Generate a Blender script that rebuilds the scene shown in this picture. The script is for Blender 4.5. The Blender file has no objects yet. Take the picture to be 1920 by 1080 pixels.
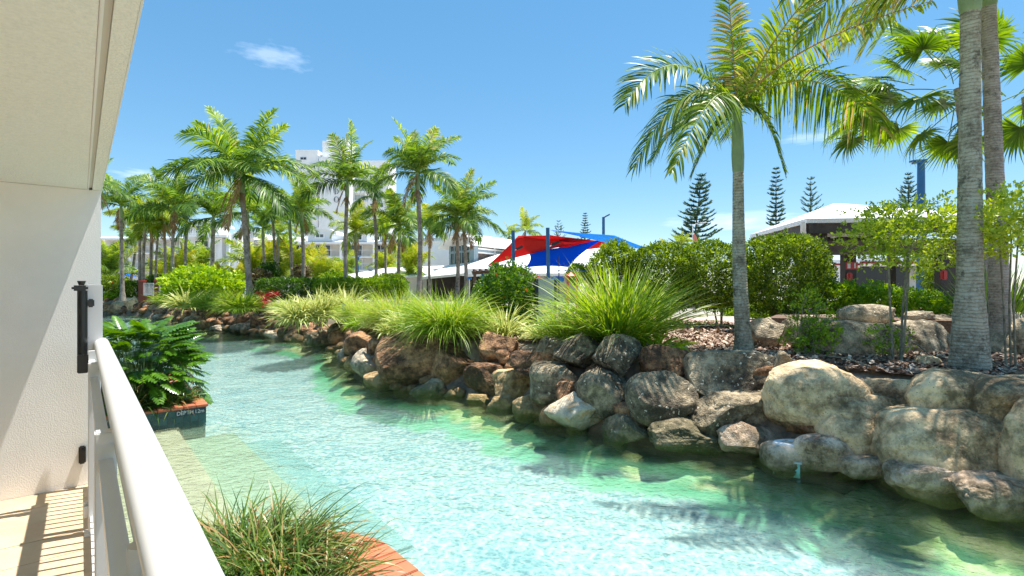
import bpy, bmesh, math, random
import numpy as np
from mathutils import Vector, Matrix, Euler
R = math.radians
rng = np.random.default_rng(7)
random.seed(7)
sc = bpy.context.scene
C = sc.collection

# ---------------------------------------------------------------- camera, sky, sun, exposure
EYE = 2.3; HOR = 535.0; F = 960.0
cd = bpy.data.cameras.new('camera'); cam = bpy.data.objects.new('camera', cd); C.objects.link(cam)
cam.location = (0, 0, EYE); cam.rotation_euler = (R(90), 0, 0)
cd.sensor_width = 36; cd.lens = 18; cd.shift_y = -5/1920; cd.clip_start = 0.05; cd.clip_end = 3000
sc.camera = cam
sc.view_settings.view_transform = 'Standard'; sc.view_settings.look = 'None'
sc.view_settings.gamma = 1; sc.view_settings.exposure = 1.42
sc.view_settings.use_curve_mapping = False
sc.cycles.max_bounces = 9; sc.cycles.diffuse_bounces = 8; sc.cycles.glossy_bounces = 4
sc.cycles.transmission_bounces = 6; sc.cycles.transparent_max_bounces = 12
sc.cycles.caustics_reflective = False; sc.cycles.caustics_refractive = False

SUN = Vector((0.903*0.292, 0.434*0.292, 0.956)).normalized()      # towards the sun
w = bpy.data.worlds.new('World'); sc.world = w; w.use_nodes = True
nt = w.node_tree; nt.nodes.clear()
def wn(t): return nt.nodes.new(t)
out = wn('ShaderNodeOutputWorld'); bg = wn('ShaderNodeBackground'); sky = wn('ShaderNodeTexSky')
sky.sky_type = 'NISHITA'; sky.sun_disc = False
sky.sun_elevation = R(73); sky.sun_rotation = math.atan2(0.903, 0.434)
sky.air_density = 0.85; sky.dust_density = 0.0; sky.ozone_density = 3.0; sky.altitude = 0
bg.inputs[1].default_value = 0.15
tc = wn('ShaderNodeTexCoord')
def cloud(center, width, height, amount, seed):                    # one small faint cloud in the sky
    mp = wn('ShaderNodeMapping'); mp.inputs[1].default_value = (-center[0], -center[1], -center[2])
    mp.vector_type = 'POINT'
    nt.links.new(tc.outputs['Generated'], mp.inputs[0])
    sp = wn('ShaderNodeSeparateXYZ'); nt.links.new(mp.outputs[0], sp.inputs[0])
    cmb = wn('ShaderNodeCombineXYZ')
    for i, s in ((0, 1/width), (2, 1/height)):
        m = wn('ShaderNodeMath'); m.operation = 'MULTIPLY'; m.inputs[1].default_value = s
        nt.links.new(sp.outputs[i], m.inputs[0]); nt.links.new(m.outputs[0], cmb.inputs[i])
    ln = wn('ShaderNodeVectorMath'); ln.operation = 'LENGTH'; nt.links.new(cmb.outputs[0], ln.inputs[0])
    nz = wn('ShaderNodeTexNoise'); nz.inputs['Scale'].default_value = 2.2; nz.inputs['Detail'].default_value = 6
    off = wn('ShaderNodeVectorMath'); off.inputs[1].default_value = (seed, 0, 0)
    nt.links.new(cmb.outputs[0], off.inputs[0]); nt.links.new(off.outputs[0], nz.inputs[0])
    a = wn('ShaderNodeMath'); a.operation = 'MULTIPLY_ADD'; a.inputs[1].default_value = 1.7
    nt.links.new(nz.outputs[0], a.inputs[0])
    b = wn('ShaderNodeMath'); b.operation = 'SUBTRACT'; b.inputs[0].default_value = 0.1
    nt.links.new(ln.outputs['Value'], b.inputs[1]); nt.links.new(b.outputs[0], a.inputs[2])
    c = wn('ShaderNodeMath'); c.operation = 'MULTIPLY'; c.use_clamp = True; c.inputs[1].default_value = amount
    nt.links.new(a.outputs[0], c.inputs[0])
    d = wn('ShaderNodeMath'); d.operation = 'MINIMUM'; d.inputs[1].default_value = amount*0.8
    nt.links.new(c.outputs[0], d.inputs[0])
    return d.outputs[0]
def skydir(px, py):
    v = Vector(((px-960)/F, 1, (HOR-py)/F)).normalized(); return v
gm = wn('ShaderNodeGamma'); gm.inputs[1].default_value = .6; nt.links.new(sky.outputs[0], gm.inputs[0])
hs = wn('ShaderNodeHueSaturation'); hs.inputs['Saturation'].default_value = 1.55; hs.inputs['Hue'].default_value = .492; hs.inputs['Value'].default_value = .92
nt.links.new(gm.outputs[0], hs.inputs['Color'])
last = hs.outputs[0]
for (px, py, ww, hh, am, sd) in ((515, 106, .055, .02, .20, 1.), (292, 332, .05, .012, .3, 5.), (1565, 252, .08, .012, .22, 9.), (1380, 415, .12, .02, .3, 13.)):
    f = cloud(skydir(px, py), ww, hh, am, sd)
    mx = wn('ShaderNodeMix'); mx.data_type = 'RGBA'; mx.inputs[7].default_value = (5.4, 5.6, 5.9, 1)
    nt.links.new(f, mx.inputs[0]); nt.links.new(last, mx.inputs[6]); last = mx.outputs[2]
nt.links.new(last, bg.inputs[0]); nt.links.new(bg.outputs[0], out.inputs[0])
sd = bpy.data.lights.new('sun', 'SUN'); so = bpy.data.objects.new('sun', sd); C.objects.link(so)
sd.energy = 3.5; sd.angle = R(0.53); sd.color = (1, 0.958, 0.89)
so.rotation_euler = SUN.to_track_quat('Z', 'Y').to_euler()

# ---------------------------------------------------------------- helpers
GZ = 1.12
def X(px, d): return (px-960)/F*d
def Z(py, d): return EYE+(HOR-py)/F*d
def W(px, py, d): return Vector((X(px, d), d, Z(py, d)))
def G(px, py, z=0.0):
    d = F*(EYE-z)/(py-HOR); return Vector((X(px, d), d, z))
U = Vector((-0.644, 0.765, 0)).normalized(); V = Vector((-U.y, U.x, 0)) ; V = Vector((-0.765, -0.644, 0)).normalized()
def B(u, v, z): return U*u + V*v + Vector((0, 0, z))          # balcony frame: u along the rail, v into the building

def tag(o, label=None, cat=None, group=None, kind=None):
    if label: o['label'] = label
    if cat: o['category'] = cat
    if group: o['group'] = group
    if kind: o['kind'] = kind
    return o
def empty(name, loc=(0, 0, 0), rz=0, label=None, cat=None, group=None):
    o = bpy.data.objects.new(name, None); C.objects.link(o); o.empty_display_size = .1
    o.location = loc; o.rotation_euler = (0, 0, rz)
    return tag(o, label, cat, group)
def link(name, me, mat=None, parent=None, loc=(0, 0, 0), rot=(0, 0, 0), scl=(1, 1, 1)):
    o = bpy.data.objects.new(name, me); C.objects.link(o)
    o.location = loc; o.rotation_euler = rot; o.scale = scl
    if mat and len(me.materials) == 0: me.materials.append(mat)
    if parent: o.parent = parent
    return o
def np_mesh(name, verts, tris, tint=None, mat=None, smooth=False, uv2=None):
    verts = np.asarray(verts, dtype=np.float32).reshape(-1, 3); tris = np.asarray(tris, dtype=np.int32)
    k = tris.shape[1]
    me = bpy.data.meshes.new(name)
    me.vertices.add(len(verts)); me.vertices.foreach_set('co', verts.ravel())
    me.loops.add(tris.size); me.loops.foreach_set('vertex_index', tris.ravel())
    me.polygons.add(len(tris)); me.polygons.foreach_set('loop_start', np.arange(0, tris.size, k, dtype=np.int32))
    try: me.polygons.foreach_set('loop_total', np.full(len(tris), k, dtype=np.int32))
    except Exception: pass
    if smooth: me.polygons.foreach_set('use_smooth', np.ones(len(tris), dtype=bool))
    if tint is not None:
        a = me.attributes.new('tint', 'FLOAT', 'POINT'); a.data.foreach_set('value', np.asarray(tint, dtype=np.float32))
    if uv2 is not None:
        a = me.attributes.new('across', 'FLOAT', 'POINT'); a.data.foreach_set('value', np.asarray(uv2, dtype=np.float32))
    me.update(calc_edges=True); me.validate()
    if mat: me.materials.append(mat)
    return me
class MB:
    def __init__(s): s.v = []; s.f = []; s.sm = []
    def add(s, vs, fs, smooth=False):
        n = len(s.v); s.v += [tuple(v) for v in vs]; s.f += [tuple(n+i for i in f) for f in fs]; s.sm += [smooth]*len(fs); return s
    def box(s, c, size, rz=0, M=None):
        hx, hy, hz = size[0]/2, size[1]/2, size[2]/2
        m = Matrix.Rotation(rz, 3, 'Z') if M is None else M
        vs = [Vector(c)+m @ Vector((x, y, z)) for z in (-hz, hz) for x, y in ((-hx, -hy), (hx, -hy), (hx, hy), (-hx, hy))]
        return s.add(vs, [(3, 2, 1, 0), (4, 5, 6, 7), (0, 1, 5, 4), (1, 2, 6, 5), (2, 3, 7, 6), (3, 0, 4, 7)])
    def bb(s, x0, x1, y0, y1, z0, z1):
        return s.box(((x0+x1)/2, (y0+y1)/2, (z0+z1)/2), (abs(x1-x0), abs(y1-y0), abs(z1-z0)))
    def hexa(s, p):      # 8 points: bottom 4, top 4
        return s.add(p, [(3, 2, 1, 0), (4, 5, 6, 7), (0, 1, 5, 4), (1, 2, 6, 5), (2, 3, 7, 6), (3, 0, 4, 7)])
    def ubox(s, u0, u1, v0, v1, z0, z1):
        return s.hexa([B(u, v, z) for z in (z0, z1) for u, v in ((u0, v0), (u1, v0), (u1, v1), (u0, v1))])
    def tube(s, pts, rad, n=8, cap=True, squash=1.0):
        pts = [Vector(p) for p in pts]
        if not hasattr(rad, '__len__'): rad = [rad]*len(pts)
        rings = []; up = Vector((0, 1, 0)) if abs((pts[-1]-pts[0]).normalized().z) > .8 else Vector((0, 0, 1))
        for i, p in enumerate(pts):
            t = (pts[min(i+1, len(pts)-1)]-pts[max(i-1, 0)]).normalized()
            a = t.cross(up)
            if a.length < 1e-3: a = t.cross(Vector((1, 0, 0)))
            a.normalize(); b = a.cross(t).normalized()
            rings.append([p+a*math.cos(2*math.pi*k/n)*rad[i]+b*math.sin(2*math.pi*k/n)*rad[i]*squash for k in range(n)])
        vs = [v for r in rings for v in r]; fs = []
        for i in range(len(rings)-1):
            for k in range(n):
                fs.append((i*n+k, i*n+(k+1) % n, (i+1)*n+(k+1) % n, (i+1)*n+k))
        s.add(vs, fs, True)
        if cap: s.add(rings[0], [tuple(range(n))[::-1]]); s.add(rings[-1], [tuple(range(n))])
        return s
    def prism(s, poly, off):       # extrude a planar polygon of 3d points by a vector
        n = len(poly); off = Vector(off); poly = [Vector(p) for p in poly]
        s.add(poly+[p+off for p in poly], [tuple(range(n))[::-1], tuple(range(n, 2*n))]+[(i, (i+1) % n, n+(i+1) % n, n+i) for i in range(n)])
        return s
    def build(s, name, mat, parent=None, bevel=0, origin=None):
        me = bpy.data.meshes.new(name); 
        o3 = Vector(origin) if origin is not None else Vector((0, 0, 0))
        me.from_pydata([tuple(Vector(v)-o3) for v in s.v], [], s.f); me.update()
        me.polygons.foreach_set('use_smooth', s.sm)
        bm = bmesh.new(); bm.from_mesh(me); bmesh.ops.recalc_face_normals(bm, faces=bm.faces)
        if bevel: bmesh.ops.bevel(bm, geom=[e for e in bm.edges if e.calc_face_angle(0) > .6], offset=bevel, segments=2, affect='EDGES')
        bm.to_mesh(me); bm.free()
        o = link(name, me, mat, parent)
        if origin is not None: o.location = o3 if parent is None else o3-world_loc(parent)
        elif parent is not None: o.location = -world_loc(parent)
        return o
def world_loc(p):
    v = Vector(p.location)
    if p.parent: v = v+world_loc(p.parent)
    return v

# value noise, vectorised
_T = np.random.default_rng(3).random(4096)
def vnoise(P, seed=0):
    P = np.asarray(P, float); i = np.floor(P).astype(np.int64); f = P-i; f = f*f*(3-2*f); r = 0
    for dx in (0, 1):
        for dy in (0, 1):
            for dz in (0, 1):
                h = ((i[:, 0]+dx)*73856093 ^ (i[:, 1]+dy)*19349663 ^ (i[:, 2]+dz)*83492791 ^ seed*2654435) & 4095
                wgt = (f[:, 0] if dx else 1-f[:, 0])*(f[:, 1] if dy else 1-f[:, 1])*(f[:, 2] if dz else 1-f[:, 2])
                r = r+wgt*_T[h]
    return r*2-1
def fbm(P, seed=0, o=4):
    r = 0; a = 1; s = 1
    for k in range(o): r = r+a*vnoise(P*s, seed+k*17); a *= .5; s *= 2.03
    return r

# ---------------------------------------------------------------- materials
class NT:
    def __init__(s, name):
        s.m = bpy.data.materials.new(name); s.m.use_nodes = True; s.t = s.m.node_tree; s.t.nodes.clear()
        s.out = s.t.nodes.new('ShaderNodeOutputMaterial')
    def n(s, typ, **k):
        nd = s.t.nodes.new('ShaderNode'+typ)
        for a, b in k.items():
            if a.startswith('i_'):
                key = a[2:]; key = int(key) if key.isdigit() else key.replace('_', ' ')
                nd.inputs[key].default_value = b
            else: setattr(nd, a, b)
        return nd
    def l(s, a, b): s.t.links.new(a, b)
    def noise(s, vec, scale, detail=4, rough=.5, out=0):
        x = s.n('TexNoise'); x.inputs['Scale'].default_value = scale; x.inputs['Detail'].default_value = detail; x.inputs['Roughness'].default_value = rough
        s.l(vec, x.inputs['Vector']); return x.outputs[out]
    def ramp(s, fac, stops):
        r = s.n('ValToRGB'); e = r.color_ramp.elements
        while len(e) > 1: e.remove(e[0])
        e[0].position = stops[0][0]; e[0].color = (*stops[0][1], 1)
        for p, c in stops[1:]:
            q = e.new(p); q.color = (*c, 1)
        s.l(fac, r.inputs[0]); return r.outputs[0]
    def mix(s, f, a, b, mode='MIX'):
        x = s.n('Mix', data_type='RGBA', blend_type=mode)
        for k, v in ((0, f), (6, a), (7, b)):
            if hasattr(v, 'links') or hasattr(v, 'is_linked'): s.l(v, x.inputs[k])
            elif isinstance(v, (int, float)): x.inputs[k].default_value = v
            else: x.inputs[k].default_value = (*v, 1)
        return x.outputs[2]
    def math(s, op, a, b=0, clamp=False):
        x = s.n('Math', operation=op, use_clamp=clamp)
        for k, v in ((0, a), (1, b)):
            if hasattr(v, 'is_linked'): s.l(v, x.inputs[k])
            else: x.inputs[k].default_value = v
        return x.outputs[0]
    def bump(s, h, strength=.3, dist=.02):
        b = s.n('Bump'); b.inputs['Strength'].default_value = strength; b.inputs['Distance'].default_value = dist
        s.l(h, b.inputs['Height']); return b.outputs[0]
    def princ(s, col, rough=.6, normal=None, **k):
        p = s.n('BsdfPrincipled')
        if hasattr(col, 'is_linked'): s.l(col, p.inputs['Base Color'])
        else: p.inputs['Base Color'].default_value = (*col, 1)
        if hasattr(rough, 'is_linked'): s.l(rough, p.inputs['Roughness'])
        else: p.inputs['Roughness'].default_value = rough
        if normal: s.l(normal, p.inputs['Normal'])
        for a, b in k.items(): p.inputs[a.replace('_', ' ')].default_value = b
        return p
    def done(s, sh): s.l(sh if hasattr(sh, 'is_linked') else sh.outputs[0], s.out.inputs[0]); return s.m
    def obj(s): return s.n('TexCoord').outputs['Object']
    def pos(s): return s.n('NewGeometry').outputs['Position']
    def attr(s, name): return s.n('Attribute', attribute_name=name).outputs['Fac']

def flat(name, col, rough=.6, var=.08, scale=3, bump=.0, bscale=60, metallic=0):
    t = NT(name); p = t.pos(); c2 = tuple(max(0, x*(1-var*2.2)) for x in col); c1 = tuple(min(1, x*(1+var)) for x in col)
    f = t.noise(p, scale, 6, .65); c = t.ramp(f, [(.3, c2), (.62, c1)])
    nrm = t.bump(t.noise(p, bscale, 3), bump, .01) if bump else None
    s = t.princ(c, rough, nrm, Metallic=metallic); return t.done(s)
def leaf(name, stops, trans=.35, rough=.42, spec=.3):
    t = NT(name); f = t.attr('tint')
    oi = t.n('ObjectInfo').outputs['Random']
    f2 = t.math('ADD', f, t.math('MULTIPLY', t.math('SUBTRACT', oi, .5), .18))
    c = t.ramp(f2, stops)
    p = t.princ(c, rough); p.inputs['Specular IOR Level'].default_value = spec
    tr = t.n('BsdfTranslucent'); hc = t.n('HueSaturation'); hc.inputs['Hue'].default_value = .482; hc.inputs['Saturation'].default_value = 1.15; hc.inputs['Value'].default_value = 1.5
    t.l(c, hc.inputs['Color']); t.l(hc.outputs[0], tr.inputs[0])
    m = t.n('MixShader'); m.inputs[0].default_value = trans; t.l(p.outputs[0], m.inputs[1]); t.l(tr.outputs[0], m.inputs[2])
    return t.done(m)
def rock_mat(name, stops, lichen=0.0, lichen_col=(.55, .54, .48), algae=True, scale=1.6, bumpk=.6, streak=0):
    t = NT(name); p = t.pos(); o = t.obj()
    n1 = t.noise(p, scale, 8, .62); n2 = t.noise(p, scale*6, 6, .7); n3 = t.noise(p, scale*28, 4, .7)
    f = t.math('ADD', t.math('MULTIPLY', n1, .55), t.math('ADD', t.math('MULTIPLY', n2, .35), t.math('MULTIPLY', n3, .12)))
    f = t.math('ADD', t.math('MULTIPLY', t.math('SUBTRACT', f, .51), 2.8), .51)
    c = t.ramp(f, stops)
    # pits and speckle
    v = t.n('TexVoronoi'); v.inputs['Scale'].default_value = scale*22; t.l(p, v.inputs['Vector'])
    pit = t.math('LESS_THAN', v.outputs[0], .19)
    gate = t.math('GREATER_THAN', n2, .55)
    c = t.mix(t.math('MULTIPLY', t.math('MULTIPLY', pit, gate), .6), c, (.025, .022, .018))
    # dark weather staining on the tops
    sep = t.n('SeparateXYZ'); t.l(p, sep.inputs[0]); z = sep.outputs[2]
    nn = t.n('NewGeometry'); ns = t.n('SeparateXYZ'); t.l(nn.outputs['Normal'], ns.inputs[0])
    mr = t.n('MapRange'); mr.inputs[1].default_value = .47; mr.inputs[2].default_value = .60; t.l(t.noise(p, 3.1, 8, .75), mr.inputs[0]); st = t.math('MULTIPLY', mr.outputs[0], .6)
    c = t.mix(st, c, tuple(x*.42 for x in stops[0][1]))
    if lichen:
        vl = t.n('TexVoronoi'); vl.inputs['Scale'].default_value = 11; lw = t.n('VectorMath', operation='ADD'); ls = t.n('VectorMath', operation='SCALE'); ls.inputs['Scale'].default_value = .12; ln_ = t.n('TexNoise'); ln_.inputs['Scale'].default_value = 16; t.l(p, ln_.inputs['Vector']); t.l(ln_.outputs['Color'], ls.inputs[0]); t.l(p, lw.inputs[0]); t.l(ls.outputs[0], lw.inputs[1]); t.l(lw.outputs[0], vl.inputs['Vector'])
        li = t.math('LESS_THAN', t.math('ADD', vl.outputs[0], t.math('MULTIPLY', n1, .5)), .44)
        li = t.math('MULTIPLY', li, t.math('GREATER_THAN', t.noise(p, 3.1, 4), .62-lichen*.3))
        c = t.mix(li, c, lichen_col)
    if algae:
        zz = t.math('ADD', z, t.math('MULTIPLY', t.math('SUBTRACT', n1, .5), .5))
        ag = t.n('MapRange'); ag.inputs[1].default_value = .5; ag.inputs[2].default_value = -.02; t.l(zz, ag.inputs[0])
        c = t.mix(t.math('MULTIPLY', ag.outputs[0], .62), c, (.085, .10, .035))
        ln = t.n('MapRange'); ln.inputs[1].default_value = .10; ln.inputs[2].default_value = .02; t.l(zz, ln.inputs[0])
        c = t.mix(t.math('MULTIPLY', ln.outputs[0], .6), c, (.075, .10, .03))
    hgt = t.math('ADD', t.math('MULTIPLY', n2, .8), t.math('ADD', t.math('MULTIPLY', n3, .35), t.math('MULTIPLY', v.outputs[0], .25)))
    wm = t.mix(1.0, c, (1.46, 1.30, 1.06), 'MULTIPLY')
    return t.done(t.princ(wm, .85, t.bump(hgt, bumpk*1.5, .06)))

M = {}
M['grass'] = leaf('lomandra_leaf', [(0, (.09, .17, .018)), (.35, (.17, .30, .03)), (.7, (.33, .47, .06)), (.9, (.50, .52, .16)), (1, (.55, .42, .2))], .38, .4)
M['grass_dark'] = leaf('liriope_leaf', [(0, (.02, .05, .012)), (.4, (.06, .13, .02)), (.7, (.15, .24, .04)), (.88, (.42, .38, .16)), (1, (.40, .22, .09))], .3, .35)
M['palm'] = leaf('palm_leaf', [(0, (.035, .09, .015)), (.4, (.09, .19, .02)), (.75, (.23, .36, .03)), (.95, (.42, .50, .07)), (1, (.46, .36, .13))], .42, .38)
M['palm_far'] = leaf('distant_palm_leaf', [(0, (.03, .085, .022)), (.35, (.09, .19, .035)), (.7, (.23, .37, .05)), (.95, (.45, .55, .10)), (1, (.52, .48, .16))], .42, .42)
M['palm_gold'] = leaf('golden_palm_leaf', [(0, (.09, .17, .02)), (.4, (.20, .32, .03)), (.75, (.36, .45, .05)), (1, (.55, .50, .11))], .42, .42)
M['shrub'] = leaf('shrub_leaf', [(0, (.05, .10, .012)), (.4, (.14, .23, .022)), (.75, (.30, .43, .04)), (1, (.50, .60, .09))], .36, .36)
M['shrub_bright'] = leaf('bright_shrub_leaf', [(0, (.10, .20, .015)), (.4, (.24, .40, .02)), (.75, (.42, .60, .04)), (1, (.66, .72, .12))], .36, .4)
M['shrub_dark'] = leaf('dark_shrub_leaf', [(0, (.02, .06, .01)), (.4, (.05, .13, .018)), (.75, (.11, .23, .03)), (1, (.22, .36, .05))], .33, .34)
M['philo'] = leaf('philodendron_leaf', [(0, (.03, .08, .008)), (.5, (.09, .22, .015)), (1, (.24, .42, .035))], .3, .28, .6)
M['red'] = leaf('red_leaf', [(0, (.12, .015, .015)), (.5, (.36, .04, .03)), (1, (.6, .15, .10))], .3, .4)
M['croton'] = leaf('croton_leaf', [(0, (.10, .03, .03)), (.4, (.10, .12, .03)), (.7, (.4, .3, .2)), (1, (.75, .62, .45))], .3, .4)
M['pine'] = leaf('pine_needles', [(0, (.02, .055, .025)), (.5, (.05, .11, .05)), (1, (.10, .18, .09))], .2, .6)
M['flower'] = leaf('orange_petals', [(0, (.75, .16, .02)), (1, (.9, .35, .08))], .3, .5)
t = NT('variegated_leaf'); a = t.attr('across'); f = t.attr('tint')
g = t.ramp(f, [(0, (.12, .24, .03)), (.6, (.26, .40, .07)), (1, (.4, .5, .12))])
c = t.mix(t.math('GREATER_THAN', a, .45), g, t.ramp(f, [(0, (.66, .62, .14)), (1, (.90, .84, .36))]))
p = t.princ(c, .42); tr = t.n('BsdfTranslucent'); t.l(c, tr.inputs[0]); m = t.n('MixShader'); m.inputs[0].default_value = .3
t.l(p.outputs[0], m.inputs[1]); t.l(tr.outputs[0], m.inputs[2]); M['varieg'] = t.done(m)

M['rock_brown'] = rock_mat('brown_rock', [(.30, (.05, .03, .018)), (.45, (.16, .09, .05)), (.58, (.30, .18, .11)), (.74, (.46, .27, .15))])
M['rock_dark'] = rock_mat('dark_rock', [(.30, (.045, .038, .028)), (.45, (.13, .112, .082)), (.6, (.26, .23, .175)), (.75, (.42, .37, .29))], .3)
M['rock_lichen'] = rock_mat('lichen_rock', [(.3, (.06, .05, .038)), (.5, (.22, .19, .145)), (.7, (.42, .37, .30))], 1.0)
M['rock_pale'] = rock_mat('pale_rock', [(.3, (.22, .20, .17)), (.48, (.44, .40, .34)), (.62, (.62, .57, .50)), (.75, (.58, .42, .26))], scale=2.2)
M['rock_white'] = rock_mat('white_rock', [(.3, (.45, .42, .36)), (.46, (.60, .57, .50)), (.6, (.64, .60, .54)), (.75, (.60, .40, .22))], scale=1.8, bumpk=.4)
M['rock_orange'] = rock_mat('orange_rock', [(.3, (.20, .13, .07)), (.48, (.42, .29, .15)), (.62, (.55, .42, .26))], scale=2.2)
M['rock_tan'] = rock_mat('tan_rock', [(.3, (.16, .125, .08)), (.44, (.38, .30, .20)), (.56, (.56, .45, .31)), (.72, (.68, .56, .40))], scale=1.3, bumpk=.45)
M['rock_pink'] = rock_mat('pinkish_rock', [(.3, (.18, .13, .11)), (.46, (.50, .39, .33)), (.6, (.70, .58, .51)), (.75, (.80, .69, .62))], scale=1.8, bumpk=.45)
M['rock_grey'] = rock_mat('grey_rock', [(.3, (.09, .08, .062)), (.46, (.24, .215, .175)), (.6, (.40, .36, .30)), (.75, (.54, .48, .40))], .2, algae=False, scale=1.5)

def trunk_mat(name, c0, c1, ring, lich=.4):
    t = NT(name); p = t.pos(); sep = t.n('SeparateXYZ'); t.l(p, sep.inputs[0])
    nz = t.noise(p, 3.5, 5, .6); n2 = t.noise(p, 26, 4, .7)
    wz = t.math('MULTIPLY', t.math('ADD', sep.outputs[2], t.math('MULTIPLY', nz, .12)), ring)
    r = t.math('POWER', t.math('ABSOLUTE', t.math('SINE', wz)), .22)
    c = t.ramp(t.math('ADD', t.math('MULTIPLY', nz, .6), t.math('MULTIPLY', n2, .45)), [(.42, c0), (.60, c1)])
    c = t.mix(.75, c, r, 'MULTIPLY') if False else t.mix(t.math('MULTIPLY', t.math('SUBTRACT', 1, r), t.math('MULTIPLY', n2, 1.1)), c, tuple(x*.4 for x in c0))
    ml = t.n('MapRange'); ml.inputs[1].default_value = .53; ml.inputs[2].default_value = .60; t.l(t.noise(p, 11, 8, .78), ml.inputs[0])
    dk = t.n('MapRange'); dk.inputs[1].default_value = .56; dk.inputs[2].default_value = .64; t.l(t.noise(p, 6, 8, .7), dk.inputs[0]); c = t.mix(t.math('MULTIPLY', dk.outputs[0], .75), c, tuple(x*.3 for x in c0))
    li = ml.outputs[0]
    c = t.mix(t.math('MULTIPLY', li, lich), c, (.50, .52, .42))
    h = t.math('ADD', t.math('MULTIPLY', r, 1.0), t.math('MULTIPLY', n2, .7))
    return t.done(t.princ(c, .85, t.bump(h, .9, .02)))
M['trunk'] = trunk_mat('palm_bark', (.20, .175, .12), (.50, .46, .34), 62, .75)
M['trunk_b'] = trunk_mat('mauve_palm_bark', (.21, .175, .14), (.46, .40, .34), 70, .3)
M['trunk_far'] = trunk_mat('distant_palm_bark', (.15, .125, .10), (.40, .35, .29), 40, .3)
M['bark'] = flat('shrub_bark', (.26, .24, .17), .85, .25, 14, .5, 60)
M['shaft'] = flat('crownshaft', (.24, .33, .15), .38, .12, 2)
M['stalk'] = flat('leaf_stalk', (.06, .12, .03), .6, .1, 5)
M['pinebark'] = flat('pine_bark', (.09, .08, .07), .9, .2)

M['render'] = flat('cream_render', (.91, .895, .87), .85, .03, 1.2, .25, 130)
M['soffit'] = flat('textured_soffit', (.94, .93, .87), .9, .035, 60, .4, 110)
M['white'] = flat('white_powdercoat', (.66, .655, .65), .28, .01)
M['whitew'] = flat('white_wall', (.89, .88, .86), .7, .03, .5)
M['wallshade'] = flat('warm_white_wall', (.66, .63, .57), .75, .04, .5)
M['bluew'] = flat('pale_blue_wall', (.66, .71, .74), .7, .03, .5)
M['whiteroof'] = flat('white_metal_roof', (.86, .86, .85), .5, .02, .7)
M['black'] = flat('black_plastic', (.012, .014, .015), .3, .05)
M['glass'] = None
t = NT('dark_window_glass'); M['glass'] = t.done(t.princ(t.ramp(t.noise(t.pos(), .5, 2), [(.4, (.03, .04, .05)), (.6, (.10, .12, .13))]), .06))
t = NT('curtain'); M['curtain'] = t.done(t.princ((.42, .47, .46), .8))
M['bluepost'] = flat('blue_painted_steel', (.012, .10, .24), .35, .08, 2)
M['bluepost2'] = flat('bright_blue_steel', (.02, .20, .55), .35, .05, 2)
M['sail_red'] = leaf('red_shade_cloth', [(0, (.52, .03, .025)), (1, (.62, .05, .04))], .35, .8, .1)
M['sail_blue'] = leaf('blue_shade_cloth', [(0, (.0, .13, .70)), (1, (.01, .18, .80))], .5, .8, .1)
M['sail_sky'] = leaf('light_blue_shade_cloth', [(0, (.06, .38, .78)), (1, (.10, .45, .85))], .3, .8, .1)
M['timber'] = flat('dark_stained_timber', (.055, .042, .036), .6, .25, 3)
M['timber2'] = flat('brown_timber', (.11, .07, .045), .6, .2, 3)
M['brickred'] = flat('red_brown_paint', (.22, .045, .02), .6, .12, 2)
M['redpaint'] = flat('bright_red_paint', (.55, .03, .025), .4, .06)
M['maroon'] = flat('maroon_paint', (.22, .02, .03), .6, .06)
M['steelgrey'] = flat('grey_blue_frame', (.23, .30, .34), .45, .05)
M['panel'] = flat('pale_green_panel', (.50, .56, .50), .5, .06, 2)
M['navy'] = flat('navy_paint', (.015, .03, .06), .4, .1)
M['concrete'] = flat('concrete', (.38, .36, .33), .9, .1, 2, .3)
M['path'] = flat('pink_paving', (.50, .36, .31), .85, .08, 1.5, .2)
M['letter'] = flat('dark_letters', (.03, .06, .09), .5, .02)
M['umbrella'] = leaf('blue_umbrella_cloth', [(0, (.01, .13, .6)), (1, (.02, .2, .75))], .25, .8, .1)
M['dish'] = flat('grey_dish', (.25, .29, .3), .5, .03)
t = NT('floor_tile'); p = t.pos(); c = t.ramp(t.noise(p, 5, 6, .6), [(.3, (.50, .36, .22)), (.7, (.62, .47, .31))])
oi = t.n('ObjectInfo').outputs['Random']; c = t.mix(t.math('MULTIPLY', oi, .12), c, (.5, .42, .32))
M['tile'] = t.done(t.princ(c, .55, t.bump(t.noise(p, 80, 3), .15, .01)))
t = NT('terracotta'); p = t.pos(); oi = t.n('ObjectInfo').outputs['Random']
c = t.mix(oi, (.42, .10, .045), (.54, .17, .07)); c = t.mix(t.math('MULTIPLY', t.noise(p, 18, 5, .7), .35), c, (.60, .30, .16))
M['terracotta'] = t.done(t.princ(c, .6, t.bump(t.noise(p, 90, 3), .3, .01)))
t = NT('glazed_blue_tile'); p = t.pos(); oi = t.n('ObjectInfo').outputs['Random']
c = t.mix(oi, (.018, .075, .085), (.035, .13, .14)); M['bluetile'] = t.done(t.princ(c, .12))
M['navytile'] = flat('navy_sign_tile', (.012, .04, .075), .2, .05)
M['grout'] = flat('grout', (.42, .41, .36), .9, .06, 8)
M['soil'] = flat('soil', (.26, .20, .14), .95, .25, 6, .6, 40)
M['skim'] = flat('aqua_plastic', (.25, .62, .55), .35, .04)
M['skin'] = flat('skin', (.60, .33, .22), .5, .06)
M['hair'] = flat('brown_hair', (.18, .08, .03), .6, .1)
M['ringwhite'] = flat('white_vinyl', (.8, .76, .74), .35, .02)
M['ringpink'] = flat('coral_vinyl', (.75, .22, .16), .35, .02)

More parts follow.
